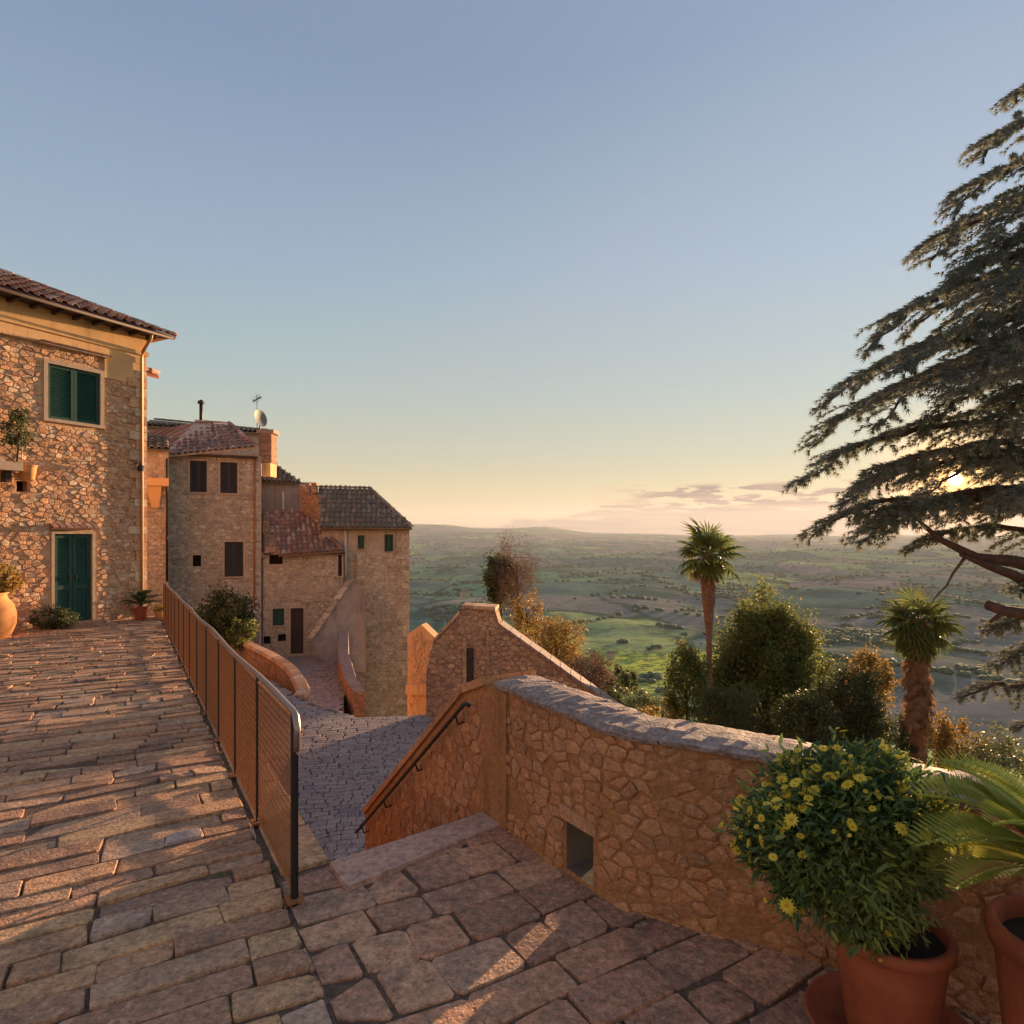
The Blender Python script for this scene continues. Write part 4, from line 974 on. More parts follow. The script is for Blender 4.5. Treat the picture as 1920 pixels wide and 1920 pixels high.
# brick chimney stack
ch = thing('chimney_stack', tuple(P(494, 905, 27)), 'square brick chimney stack with a flat cap right of the two-window house', 'chimney')
def at_box(mb, px0, px1, py0, py1, d_, dep, tone=None):
    a, b = P(px0, py1, d_), P(px1, py0, d_); return mb.box(((a.x + b.x) / 2, d_ + dep / 2, (a.z + b.z) / 2), (b.x - a.x, dep, b.z - a.z), 0, tone)
at_box(MB(), 485, 509, 812, 868, 27, .6).build('stack', MT['brick'], ch)
at_box(MB(), 481, 513, 805, 812, 26.94, .72).build('cap', MT['cap'], ch)
at_box(MB(), 491, 507, 868, 893, 26.9, .7).build('foot', MT['plaster_orange'], ch)
# satellite dish and aerial
ds = thing('satellite_dish', tuple(P(487, 803, 27.4)), 'grey satellite dish on the brick chimney seen against the sky', 'dish')
mb = MB(); cc = P(486, 785, 27.4); Rt = Matrix.Translation(cc) @ Matrix.Rotation(R(70), 4, 'Z') @ Matrix.Rotation(R(80), 4, 'X')
for k in range(5):
    for j in range(16):
        q = j * math.tau / 16; r = k / 4 * .38; mb.v.append(tuple(Rt @ Vector((r * math.cos(q), r * math.sin(q), r * r * .6)))); mb.t.append(0)
mb.f += [(k * 16 + j, k * 16 + (j + 1) % 16, (k + 1) * 16 + (j + 1) % 16, (k + 1) * 16 + j) for k in range(4) for j in range(16)]
mb.build('reflector', MT['dish'], ds, True); MB().tube([P(487, 806, 27.4), P(487, 785, 27.45)], .03, 6).build('mast', MT['iron'], ds)
ae = thing('tv_aerial', tuple(P(481, 806, 27.3)), 'thin television aerial standing beside the satellite dish', 'aerial')
MB().tube([P(482, 806, 27.3), P(482, 739, 27.3)], .016, 5).build('mast', MT['iron'], ae)
MB().tube([P(474, 753, 27.3), P(490, 744, 27.3)], .028, 5).build('boom', MT['iron'], ae)
for k in range(5): q = P(475 + k * 3.4, 752 - k * 2, 27.3); MB().tube([q + Vector((0, -.16, .08)), q + Vector((0, .16, -.08))], .01, 4).build('element', MT['iron'], ae)
# A3: lower grey plastered house with a mossy hip roof
WC3 = Wall((P(478, 1000, 28.5).x, 28.5), (1, .34))
H3 = thing('grey_house', tuple(WC3.pt(0, -4)), 'grey plastered house front tucked between the brick chimney and the red roof', 'house')
z3 = WC3.z_at(520, 903)
mb = MB(); WC3.box(mb, 0, WC3.s_at(592), -5, z3, -3, 0); mb.build('wall', MT['plaster_grey'], H3)
roof(H3, [WC3.pt(-.1, z3, .25), WC3.pt(WC3.s_at(566), z3 - .05, .25), P(511, 865, 30.6), P(478, 868, 30.4)], 'tile_moss')
mb = MB(); h_ = rect(WC3, 473, 489, 858, 893); 
at_box(MB(), 473, 486, 858, 893, 27.6, .5).build('dormer', MT['brown_wood'], H3)
MB().tube([P(531, 955, 28.3), P(531, 922, 28.3)], .045, 6).build('vent_pipe', MT['white_pipe'], H3)
# B: low house with the red roof and the brown door
WB = Wall((P(490, 1000, 25.4).x, 25.4), (1, .30))
HB = thing('red_roofed_house', tuple(WB.pt(0, -4.95)), 'small stone house with a red tiled roof and tall brown door', 'house')
hb = [rect(WB, 545, 569, 1140, 1226), rect(WB, 511, 533, 1141, 1173), rect(WB, 494, 507, 1193, 1208), rect(WB, 521, 536, 1189, 1203), rect(WB, 505, 530, 1038, 1058), rect(WB, 634, 641, 1040, 1080)]
b1_ = WB.s_at(643); zb = WB.z_at(560, 1036)
wall_with_holes(WB, 0, b1_, -6, zb, hb, .2, HB, 'wall', MT['mortar_town'], 3.2)
cladding(WB, HB, 0, b1_, -5, zb, hb, keep=.75, cs=.2, ct=.11)
opening(WB, HB, *hb[0], 'brown_wood', 'door'); opening(WB, HB, *hb[1], 'green_dark'); opening(WB, HB, *hb[2], 'black', 'hole'); opening(WB, HB, *hb[3], 'black', 'hole'); opening(WB, HB, *hb[4], 'black', 'hole'); opening(WB, HB, *hb[5], 'grey_shutter')
mb = MB(); WB.box(mb, WB.s_at(500), WB.s_at(543), -4.95, WB.z_at(520, 1130), -.01, .012)
mb.build('plaster_panel', MT['plaster_pale'], HB) if False else None
# arch over the door
mb = MB(); ca = (WB.s_at(530) + WB.s_at(568)) / 2; zc = WB.z_at(550, 1134)
for k in range(9):
    q0, q1 = math.pi * k / 9 + .03, math.pi * (k + 1) / 9 - .03
    pl = [(ca + math.cos(q) * r * 1.15, zc + math.sin(q) * r * .55) for q, r in ((q0, .42), (q1, .42), (q1, .56), (q0, .56))]
    MB().prism([WB.pt(a, z, 0) for a, z in pl], [WB.pt(a, z, .045) for a, z in pl], random.random()).build('arch_stone', MT['town'], HB)
roof(HB, [P(522, 1041, 25.2), P(642, 1033, 26.0), P(575, 957, 28.6), P(495, 954, 28.1)], 'tile', most=300, hip_tiles=[(P(642, 1033, 26.0), P(575, 957, 28.6))])
mb = MB(); mb.prism([P(495, 954, 28.0), P(522, 1040, 25.25), P(496, 1040, 25.3)], [p + Vector((-.08, .08, 0)) for p in (P(495, 954, 28.0), P(522, 1040, 25.25), P(496, 1040, 25.3))]); mb.build('gable', MT['brick'], HB)
mb = MB(); WB.box(mb, .1, b1_ + .1, zb - .07, zb + .0, .002, .22); mb.build('eave', MT['brown_wood'], HB)
pipe(WB, 491, 1045, 1210, 'iron', HB, .035, .08)
# fire wall stepping down between the red roof and the tower roof
fw_ = thing('fire_wall', tuple(P(590, 990, 27)), 'orange brick fire wall sloping between the red roof and the tower roof', 'wall')
r0 = [P(560, 908, 28.3), P(596, 930, 27.6), P(606, 992, 27.3), P(640, 1012, 27), P(640, 1040, 27), P(575, 1000, 28.3)]
MB().prism(r0, [p + Vector((.25, .35, 0)) for p in r0]).build('masonry', MT['brick'], fw_)
at_box(MB(), 573, 580, 906, 925, 27.8, .25).build('flue', MT['brick'], fw_); at_box(MB(), 585, 593, 905, 925, 27.6, .25).build('flue', MT['brick'], fw_)
# C: tower house with the mossy roof
WC = Wall((P(603, 1000, 26.6).x, 26.6), (1, .20))
HC = thing('tower_house', tuple(WC.pt(2, -7.5)), 'tall narrow stone house with mossy hip roof and two small green shutters', 'house')
hc = [rect(WC, 671, 683, 1004, 1029), rect(WC, 721, 737, 1002, 1034)]
c1 = WC.s_at(767); zc_ = WC.z_at(700, 989)
wall_with_holes(WC, 0, c1, -9, zc_, hc, .15, HC, 'wall', MT['mortar_town'], 3.4)
cladding(WC, HC, WC.s_at(646), c1, -7.8, WC.z_at(700, 1035), hc, keep=.92, cs=.23, ct=.14)
mb = MB(); WC.box(mb, WC.s_at(651), c1 - .35, WC.z_at(700, 1040), zc_ - .02, -.1, .006) if False else None
for h_ in hc: opening(WC, HC, *h_, 'green_dark', fmat='plaster_pale')
for (x0, x1) in ((651, 666), (740, 760)):
    pass
z = -7.6; k = 0
while z < zc_ - .1:
    h_ = random.uniform(.2, .32); l = .5 if k % 2 else .3
    mb = MB(); WC.box(mb, c1 - l, c1 + .012, z + .01, z + h_ - .01, -.3, .036, random.random()); mb.build('quoin', MT['town'], HC); z += h_; k += 1
hr_ = P(694, 917, 28.9)
roof(HC, [P(599, 989, 26.2), P(773, 990, 27.0), hr_, P(597, 915, 28.4)], 'tile_moss', hip_tiles=[(P(773, 990, 27.0), hr_), (P(597, 915, 28.4), hr_)])
mb = MB(); WC.box(mb, 0, c1 + .12, zc_ - .1, zc_ - .02, .002, .3); mb.build('eave', MT['brown_wood'], HC)
pipe(WC, 648, 992, 1078, 'white_pipe', HC, .06, .09); pipe(WC, 667, 1040, 1095, 'copper_pipe', HC, .03)
# its outside stair wall
sw = thing('outside_stair_wall', tuple(P(640, 1200, 25)), 'grey plastered wall of the outside stair climbing to the tower house', 'wall')
r0 = [P(660, 1092, 25.2), P(684, 1106, 25.2), P(686, 1260, 25.2), P(640, 1260, 24.9), P(600, 1236, 24.6), P(586, 1200, 24.6)]
MB().prism(r0, [p + Vector((-.04, .16, 0)) for p in r0]).build('plaster', MT['plaster_grey'], sw)
q = [P(586, 1197, 24.5), P(660, 1088, 25.1)]
for k in range(9):
    a, b = q[0].lerp(q[1], k / 9 + .004), q[0].lerp(q[1], (k + 1) / 9 - .004)
    rr = [a + Vector((-.22, 0, -.02)), b + Vector((-.22, 0, -.02)), b + Vector((.02, 0, .0)), a + Vector((.02, 0, 0))]
    MB().prism(rr, [p + Vector((.1, .45, .05)) for p in rr], random.random()).build('stair_stone', MT['town'], sw)
# low wall on the right of the lower street
lw = thing('street_side_wall', tuple(P(645, 1330, 18.5)), 'low orange wall with pale top at the foot of the tower house', 'wall')
pth = [P(636, 1185, 24.5), P(634, 1228, 22), P(645, 1270, 20), P(662, 1300, 18.6)]
for i in range(3):
    a, b = pth[i], pth[i + 1]
    rr = [Vector((a.x, a.y, -9)), Vector((b.x, b.y, -9)), Vector((b.x + .35, b.y, -9)), Vector((a.x + .35, a.y, -9))]
    tt = [Vector((a.x, a.y, a.z)), Vector((b.x, b.y, b.z)), Vector((b.x + .35, b.y, b.z)), Vector((a.x + .35, a.y, a.z))]
    MB().prism(rr, tt).build('section', MT['brick'], lw)
    MB().prism([p + Vector((-.03 if k in (0, 3) else .03, 0, .002)) for k, p in enumerate(tt)], [p + Vector((0, 0, .06)) for p in tt], random.random()).build('coping_stone', MT['cap'], lw)
# narrow house at the corner of the orange house
WN_ = Wall((P(262, 1000, 21).x, 21), (1, .56))
HN = thing('corner_house', tuple(WN_.pt(0, -4)), 'narrow shaded house squeezed behind the corner of the orange house', 'house')
nzt = WN_.z_at(290, 842)
mb = MB(); WN_.box(mb, -1.5, WN_.s_at(316), -6, nzt, -3, 0); mb.build('wall', MT['mortar_town'], HN)
cladding(WN_, HN, -.5, WN_.s_at(313), -4.2, nzt - .1, [], keep=.9)
rr = [WN_.pt(-.6, nzt - .02, .2), WN_.pt(WN_.s_at(318), nzt - .02, .2), WN_.pt(WN_.s_at(318), nzt + .65, -1.5), WN_.pt(-.6, nzt + .65, -1.5)]
roof(HN, rr, 'tile_moss')
pipe(WN_, 313, 860, 1090, 'iron', HN, .035, .07)
# sunlit corbelled bay on it
bay = thing('corbelled_bay', tuple(WN_.pt(WN_.s_at(290), WN_.z_at(290, 950), .2)), 'sunlit plaster corbel hanging from the narrow corner house', 'corbel')
a_0, a_1 = WN_.s_at(268), WN_.s_at(316)
mb = MB(); WN_.box(mb, a_0, a_1, WN_.z_at(290, 912), WN_.z_at(290, 898), .03, .5); mb.build('ledge', MT['plaster_orange'], bay)
am = (a_0 + a_1) / 2; q0 = [WN_.pt(am - .12, WN_.z_at(290, 952), .04), WN_.pt(am + .10, WN_.z_at(290, 952), .04), WN_.pt(am + .10, WN_.z_at(290, 952), .16), WN_.pt(am - .12, WN_.z_at(290, 952), .16)]
zt_ = WN_.z_at(290, 912) - .003; q1 = [WN_.pt(a_0 + .08, zt_, .04), WN_.pt(a_1 - .2, zt_, .04), WN_.pt(a_1 - .2, zt_, .42), WN_.pt(a_0 + .08, zt_, .42)]
MB().prism(q0, q1).build('corbel', MT['plaster_orange'], bay)
# eave of another house peeping out right of the orange corner
ev = thing('neighbour_roof', tuple(P(283, 706, 18.5)), 'tip of a tiled eave showing right of the orange house corner', 'roof')
rr = [P(240, 690, 18.3), P(298, 706, 18.3), P(290, 697, 19.2), P(240, 668, 19.2)]
roof(ev, rr, 'tile'); MB().box(P(232, 745, 19.2), (.6, .4, 1.5)).build('wall', MT['plaster_orange'], ev)
# ------------------------------------------------------------------ curved low wall left of the lower street
cw = thing('curved_wall', tuple(P(560, 1300, 16)), 'low curved brown wall with rounded pale coping behind the railing', 'wall')
cp = catmull([P(430, 1190, 22), P(470, 1207, 20.5), P(510, 1226, 19.2), P(543, 1248, 18), P(561, 1272, 17), P(568, 1292, 16.3), P(560, 1303, 15.9)], 4)
core = MB(); n = len(cp)
for i in range(n):
    t = (cp[min(i + 1, n - 1)] - cp[max(i - 1, 0)]).to_2d().normalized(); nn = Vector((t.y, -t.x, 0))
    a, b = cp[i] - nn * .14, cp[i] + nn * .14
    for p_, z in ((a, -5.5), (a, cp[i].z - .09), (b, cp[i].z - .09), (b, -5.5)): core.v.append((p_.x, p_.y, z)); core.t.append(0)
for i in range(n - 1): core.f += [(i * 4 + k, (i + 1) * 4 + k, (i + 1) * 4 + (k + 1) % 4, i * 4 + (k + 1) % 4) for k in range(4)]
core.f += [(3, 2, 1, 0), tuple(range(n * 4 - 4, n * 4))]
core.build('wall_core', MT['brick'], cw)
for i in range(n - 1):
    a, b = cp[i], cp[i + 1]; t = (b - a).to_2d().normalized(); nn = Vector((t.y, -t.x, 0)); e = (b - a) * .03
    a, b = a + e, b - e
    rr = [a - nn * .18 - Vector((0, 0, .088)), b - nn * .18 - Vector((0, 0, .088)), b + nn * .18 - Vector((0, 0, .088)), a + nn * .18 - Vector((0, 0, .088))]
    t2 = [a - nn * .13, b - nn * .13, b + nn * .13, a + nn * .13]
    MB().prism(rr, t2, random.random()).build('coping_stone', MT['facade'], cw)
shrub('courtyard_bush', tuple(P(425, 1152, 21.5)), (.95, .8, .85), 5200, .10, 'bush_dark', 'dark courtyard bush growing below the two-window house', 'shrub', seed=21, base=-4.2)
shrub('courtyard_bush', tuple(P(455, 1190, 20.8)), (.5, .5, .5), 1800, .09, 'laurel', 'small yellowish bush at the right foot of the dark courtyard bush', 'shrub', seed=22, base=-4.2)
gt = thing('gate_panel', tuple(P(477, 1200, 22.5)), 'pale grey gate panel between the courtyard bush and the drainpipe', 'gate')
at_box(MB(), 464, 486, 1158, 1206, 22.5, .06).build('leaf', MT['plaster_grey'], gt)
lp_ = thing('street_lamp', tuple(P(476, 1150, 22.4)), 'small white globe lamp above the pale gate panel', 'lamp')
MB().lathe([(0, -.06), (.09, -.03), (.10, .02), (.06, .05), (0, .06)], P(476, 1147, 22.4), 12).build('globe', MT['white_paint'], lp_, True)
MB().tube([P(476, 1149, 22.4), P(476, 1160, 22.4)], .02, 6).build('stem', MT['iron'], lp_)
# ------------------------------------------------------------------ sunlit wall and the big brown gable wall
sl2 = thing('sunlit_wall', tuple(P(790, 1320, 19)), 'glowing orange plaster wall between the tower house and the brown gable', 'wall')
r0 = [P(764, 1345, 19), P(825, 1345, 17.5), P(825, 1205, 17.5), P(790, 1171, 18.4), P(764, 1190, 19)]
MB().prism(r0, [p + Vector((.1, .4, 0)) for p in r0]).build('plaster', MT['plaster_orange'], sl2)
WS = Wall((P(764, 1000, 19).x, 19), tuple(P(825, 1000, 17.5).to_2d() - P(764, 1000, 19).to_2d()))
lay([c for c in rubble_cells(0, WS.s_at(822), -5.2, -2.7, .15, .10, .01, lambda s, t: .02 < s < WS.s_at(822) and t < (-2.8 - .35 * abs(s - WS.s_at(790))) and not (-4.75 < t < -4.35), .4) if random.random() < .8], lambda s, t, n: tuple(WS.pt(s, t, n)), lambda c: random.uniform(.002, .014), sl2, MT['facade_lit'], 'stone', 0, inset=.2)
mb = MB(); mb.prism([P(764, 1283, 18.9), P(824, 1283, 17.4), P(824, 1302, 17.4), P(764, 1300, 18.9)], [p + Vector((-.03, -.12, 0)) for p in (P(764, 1283, 18.9), P(824, 1283, 17.4), P(824, 1302, 17.4), P(764, 1300, 18.9))]); mb.build('ledge', MT['plaster_orange'], sl2)
WD = Wall((P(800, 1000, 14).x, 14), (1, -.12))
gab = thing('brown_gable_wall', tuple(WD.pt(1, -4)), 'high brown masonry wall with a peaked block and a long sloping shoulder', 'wall')
def wp(px, py): a = WD.s_at(px); return (a, WD.z_at(px, py))
prof = [wp(799, 1345), wp(799, 1262), wp(812, 1204), wp(862, 1150), wp(868, 1141), wp(888, 1139), wp(928, 1144), wp(938, 1176), wp(1118, 1303), wp(1240, 1390), wp(1240, 1460)]
prof = [(prof[0][0], -4.6)] + prof[1:-1] + [(prof[-1][0], -4.6)]
MB().prism([WD.pt(a, z, 0) for a, z in prof], [WD.pt(a, z, -.45) for a, z in prof]).build('wall_core', MT['brick'], gab)
def topf(s):
    for (x0, z0), (x1, z1) in zip(prof[1:], prof[2:]):
        if x0 <= s <= x1 and x1 > x0: return z0 + (z1 - z0) * (s - x0) / (x1 - x0)
    return -9
sx_, sz_ = wp(880, 1215)
ok = lambda s, t: prof[0][0] + .03 < s < prof[-1][0] and -4 < t < topf(s) - .06 and not (sx_ - .1 < s < sx_ + .13 and t < sz_ + .03)
cells = [c for c in rubble_cells(prof[0][0], prof[-1][0], -4, -1.5, .17, .105, .012, ok, .36) if random.random() < .85]
lay(cells, fmap(WD), lambda c: random.uniform(.004, .022), gab, MT['rubble_brown'], 'stone', 260, inset=.2)
for (x0, y0), (x1, y1), k in (((812, 1204), (862, 1150), 3), ((866, 1139), (930, 1143), 3), ((937, 1174), (1240, 1389), 16)):
    for i in range(k):
        ax, ay, bx, by = x0 + (x1 - x0) * i / k, y0 + (y1 - y0) * i / k, x0 + (x1 - x0) * (i + 1) / k, y0 + (y1 - y0) * (i + 1) / k
        (s0, z0), (s1, z1) = wp(ax, ay), wp(bx, by); s0 += .006; s1 -= .006
        rr = [WD.pt(s0, z0 - .01, .045), WD.pt(s1, z1 - .01, .045), WD.pt(s1, z1 - .01, -.5), WD.pt(s0, z0 - .01, -.5)]
        MB().prism(rr, [p + Vector((0, 0, .07)) for p in rr], random.random()).build('coping_stone', MT['cap'] if x0 > 930 else MT['facade'], gab)
for (px, py0, py1, w_) in ((872, 1195, 1300, .035), (915, 1180, 1290, .03)):
    a, z1 = wp(px, py0); _, z0 = wp(px, py1); mb = MB(); WD.box(mb, a - w_, a + w_, z0, z1, .0, .06, .5); mb.build('pilaster', MT['rubble_brown'], gab)
mb = MB(); a, z1 = wp(880, 1215); WD.box(mb, a - .07, a + .10, -3.6, z1, -.02, .004); mb.build('blocked_slot', MT['brown_wood'], gab)
# ------------------------------------------------------------------ fan palms
def fan_mesh(name, mat, n=17, petiole=.45, blade=.55, spread=R(250), droop=.35):
    mb = MB(); mb.tube([(0, 0, 0), (0, petiole * .5, .03), (0, petiole, 0)], .012, 4, .5); b = Vector((0, petiole, 0))
    for k in range(n):
        q = -spread / 2 + spread * k / (n - 1); l = blade * (1 - .25 * abs(q) / (spread / 2)); d_ = Vector((math.sin(q), math.cos(q), 0)); s = Vector((math.cos(q), -math.sin(q), 0)); w_ = .030
        m_ = b + d_ * l * .55; e = b + d_ * l + Vector((0, 0, -droop * l * (.5 + .5 * ((k * 7) % 5) / 5)))
        for sg in (-1, 1):
            mb.add([b, m_ + s * sg * w_ + Vector((0, 0, .012)), e, m_ + Vector((0, 0, -.012))], [(0, 1, 2, 3)], (k * 3 % 10) / 10)
    return mb.mesh(name, MT[mat])
FAN = fan_mesh('palm_fan', 'palm_leaf'); FAN_D = fan_mesh('dead_palm_fan', 'palm_dead', 11, .35, .5, R(120), .1)
def palm(px, ytop, yb, d_, zbase, trunk, n, s, label, seed, skirt=0, skirt_z=.8, lean=.0, low=-1.1, high=1.35):
    rng = np.random.default_rng(seed); c = P(px, ytop, d_); t = thing('palm_tree', (c.x + lean, c.y, zbase), label, 'tree')
    pts = [Vector((c.x + lean * (1 - k / 6), c.y, zbase + (c.z - zbase) * k / 6)) for k in range(7)]
    rad = [trunk(k / 6) for k in range(7)]
    pp = catmull(pts, 6); rr = np.interp(np.linspace(0, 6, len(pp)), range(7), rad); rr = [r * (1 + .10 * math.sin(i * 2.9)) for i, r in enumerate(rr)]
    MB().tube(pp, rr, 12).build('trunk', MT['palm_bark'], t)
    for k in range(n):
        q = k * 2.399963 + rng.uniform(-.2, .2); e = high + (low - high) * (k / (n - 1)) ** .85 + rng.uniform(-.15, .15)
        m_ = Matrix.Translation(c + Vector((0, 0, -.06 - .12 * k / n))) @ Matrix.Rotation(q, 4, 'Z') @ Matrix.Rotation(e, 4, 'X') @ Matrix.Rotation(rng.uniform(-.5, .5), 4, 'Y') @ Matrix.Scale(s * rng.uniform(.8, 1.15), 4)
        place('frond', FAN, t, m_)
    for k in range(skirt):
        q = rng.uniform(0, math.tau); u = rng.random(); z = c.z - .1 - skirt_z * u; ro_ = trunk(.85) * (.5 + .6 * u)
        m_ = Matrix.Translation((c.x - math.sin(q) * ro_, c.y + math.cos(q) * ro_, z)) @ Matrix.Rotation(q, 4, 'Z') @ Matrix.Rotation(rng.uniform(-1.5, -1.0), 4, 'X') @ Matrix.Rotation(rng.uniform(-.6, .6), 4, 'Y') @ Matrix.Scale(s * rng.uniform(.40, .68), 4)
        place('dead_frond', FAN_D, t, m_)
    return t
palm(1327, 1034, 1350, 20, -8.6, lambda k: .085 if k < .72 else (.22 if k < .9 else .15), 34, 1.25, 'tall fan palm with slim trunk standing against the valley', 5, 16, .5, lean=.12, low=-.75)
palm(1722, 1158, 1420, 15, -8.4, lambda k: .17, 66, .96, 'stout fan palm with a thick skirt of dead brown leaves', 8, 230, 2.3, low=-1.52, high=.95)
# ------------------------------------------------------------------ trees and shrubs below the parapet
egg = lambda z: np.clip(1.15 - .45 * np.clip(z, -1, 1), .5, 1.3)
shrub('laurel_tree', tuple(P(1437, 1290, 22)), (1.85, 1.7, 3.4), 95000, .10, 'laurel', 'dense egg-shaped evergreen tree right of the tall palm', 'tree', seed=31, base=-9.3, clumps=300, csz=.21, shape=egg, shell=.45)
shrub('garden_bush', tuple(P(1285, 1290, 19)), (.70, .7, 1.25), 8000, .08, 'laurel', 'leafy bush just left of the tall palm trunk', 'shrub', seed=32, base=-8.5, clumps=70)
shrub('garden_bush', tuple(P(1590, 1335, 17)), (1.0, .9, 1.25), 14000, .08, 'bush_dark', 'dark bush between the egg-shaped tree and the skirted palm', 'shrub', seed=33, base=-8.4, clumps=80)
shrub('garden_bush', tuple(P(1625, 1290, 18)), (.62, .7, 1.1), 7000, .07, 'autumn', 'amber-leaved bush behind the dark one left of the skirted palm', 'shrub', seed=34, base=-8.4, clumps=60)
shrub('garden_bush', tuple(P(1512, 1365, 16)), (.8, .7, .9), 8000, .08, 'bush_dark', 'low dark bush at the foot of the egg-shaped tree', 'shrub', seed=35, base=-8.2, clumps=50)
shrub('garden_bush', tuple(P(1795, 1420, 13)), (.50, .5, .85), 5200, .06, 'autumn', 'golden bush right of the skirted palm trunk', 'shrub', seed=36, base=-8.2, clumps=40)
shrub('garden_bush', tuple(P(1880, 1440, 12.5)), (.8, .8, .7), 7000, .06, 'olive', 'pale olive-green bush low at the right edge beyond the parapet', 'shrub', seed=37, base=-8.2, clumps=50)
shrub('garden_bush', tuple(P(1690, 1395, 15.5)), (.6, .6, .8), 5500, .07, 'bush_dark', 'dark undergrowth around the base of the skirted palm', 'shrub', seed=38, base=-8.2, clumps=40)
shrub('garden_bush', tuple(P(1370, 1350, 17)), (.95, .8, .95), 9000, .07, 'bush_dark', 'dark shrub mass low between the tall palm and the egg-shaped tree', 'shrub', seed=39, base=-8.2, clumps=60)
shrub('garden_bush', tuple(P(1240, 1345, 24)), (.8, .8, .7), 4500, .08, 'autumn', 'reddish and yellow bush just over the parapet left of the palm', 'shrub', seed=40, base=-9.2, clumps=40)
shrub('garden_bush', tuple(P(1205, 1322, 30)), (1.1, .9, .8), 5000, .09, 'olive', 'pale green scrub peeping over the parapet beside the small cypresses', 'shrub', seed=46, base=-10.5, clumps=45)
shrub('garden_bush', tuple(P(1140, 1300, 27)), (.9, .8, .7), 4200, .09, 'bush_dark', 'dark low scrub at the lower end of the sloping wall shoulder', 'shrub', seed=47, base=-10, clumps=40)
# dark evergreen and bare tree behind the gable wall
shrub('evergreen_tree', tuple(P(938, 1082, 27)), (.62, .6, 1.1), 7000, .12, 'bush_dark', 'dark ragged evergreen rising behind the gable wall', 'tree', seed=41, base=-9.6, clumps=38, csz=.36)
shrub('bare_tree', tuple(P(968, 1085, 26)), (.95, .9, 1.75), 7000, .060, 'bare', 'nearly leafless reddish tree beside the dark evergreen', 'tree', seed=42, base=-9.5, clumps=120, csz=.3, shell=.2)
shrub('autumn_shrub', tuple(P(1040, 1215, 23)), (1.25, 1.1, 1.15), 9000, .075, 'autumn', 'thin yellow-leaved shrub spreading above the sloping wall shoulder', 'shrub', seed=43, base=-9.3, clumps=80, csz=.3, shell=.3)
shrub('autumn_shrub', tuple(P(1100, 1268, 21)), (1.0, .9, .75), 5500, .07, 'bare', 'brown twiggy shrub at the low end of the sloping wall', 'shrub', seed=44, base=-9.2, clumps=60, csz=.3, shell=.3)
shrub('autumn_shrub', tuple(P(985, 1150, 24.5)), (.65, .6, .95), 3500, .07, 'autumn', 'yellowing shrub under the bare tree', 'shrub', seed=45, base=-9.3, clumps=40, csz=.3, shell=.3)
# small cypresses and bushes on the meadow slope
rng = np.random.default_rng(77); cl_ = ['first', 'second']
for i, (px, py, d_, h) in enumerate(((1158, 1276, 60, 2.9), (1172, 1279, 58, 2.5), (1187, 1283, 60, 2.3), (1122, 1262, 62, 3.3))):
    c = P(px, py, d_); zg = terr_h(c.x, c.y)
    shrub('cypress', (c.x, c.y, c.z), (.42, .42, h / 2), 900, .22, 'bush_dark', ['dark slim cypress, the third from the right in the row on the meadow slope', 'dark slim cypress, second from the right in the meadow row', 'dark slim cypress at the right end of the meadow row', 'taller dark cypress at the left end of the meadow row'][i], 'tree', 'cypresses on the meadow slope', seed=60 + i, base=zg, clumps=25)
VV = []; FF = []; TT = []; cnt = 0
for k in range(420):
    r = rng.uniform(75, 240); q = R(rng.uniform(4, 26)); x, y = r * math.sin(q), r * math.cos(q)
    if noise.noise((x / 22, y / 22, 4)) < -.05: continue
    s = rng.uniform(.8, 2.0); n_ = 40
    pos = rng.normal(size=(n_, 3)) * (.45 * s, .45 * s, .3 * s) + (x, y, terr_h(x, y) + s * .5); rot = rand_rot(n_, rng)
    V = np.einsum('nij,kj->nki', rot, LEAF) * (.55 * s) + pos[:, None, :]
    VV.append(V.reshape(-1, 3)); FF.append((LEAF_F[None] + (np.arange(n_) * 4)[:, None, None]).reshape(-1, 4) + cnt); cnt += n_ * 4; TT += list(np.repeat(rng.random(n_), 4))
place('olive_scrub', np_mesh('olive_scrub', np.concatenate(VV), np.concatenate(FF), TT, MT['olive']), None, None, 'stuff')['label'] = 'sunny olive scrub dotted over the meadow slope'
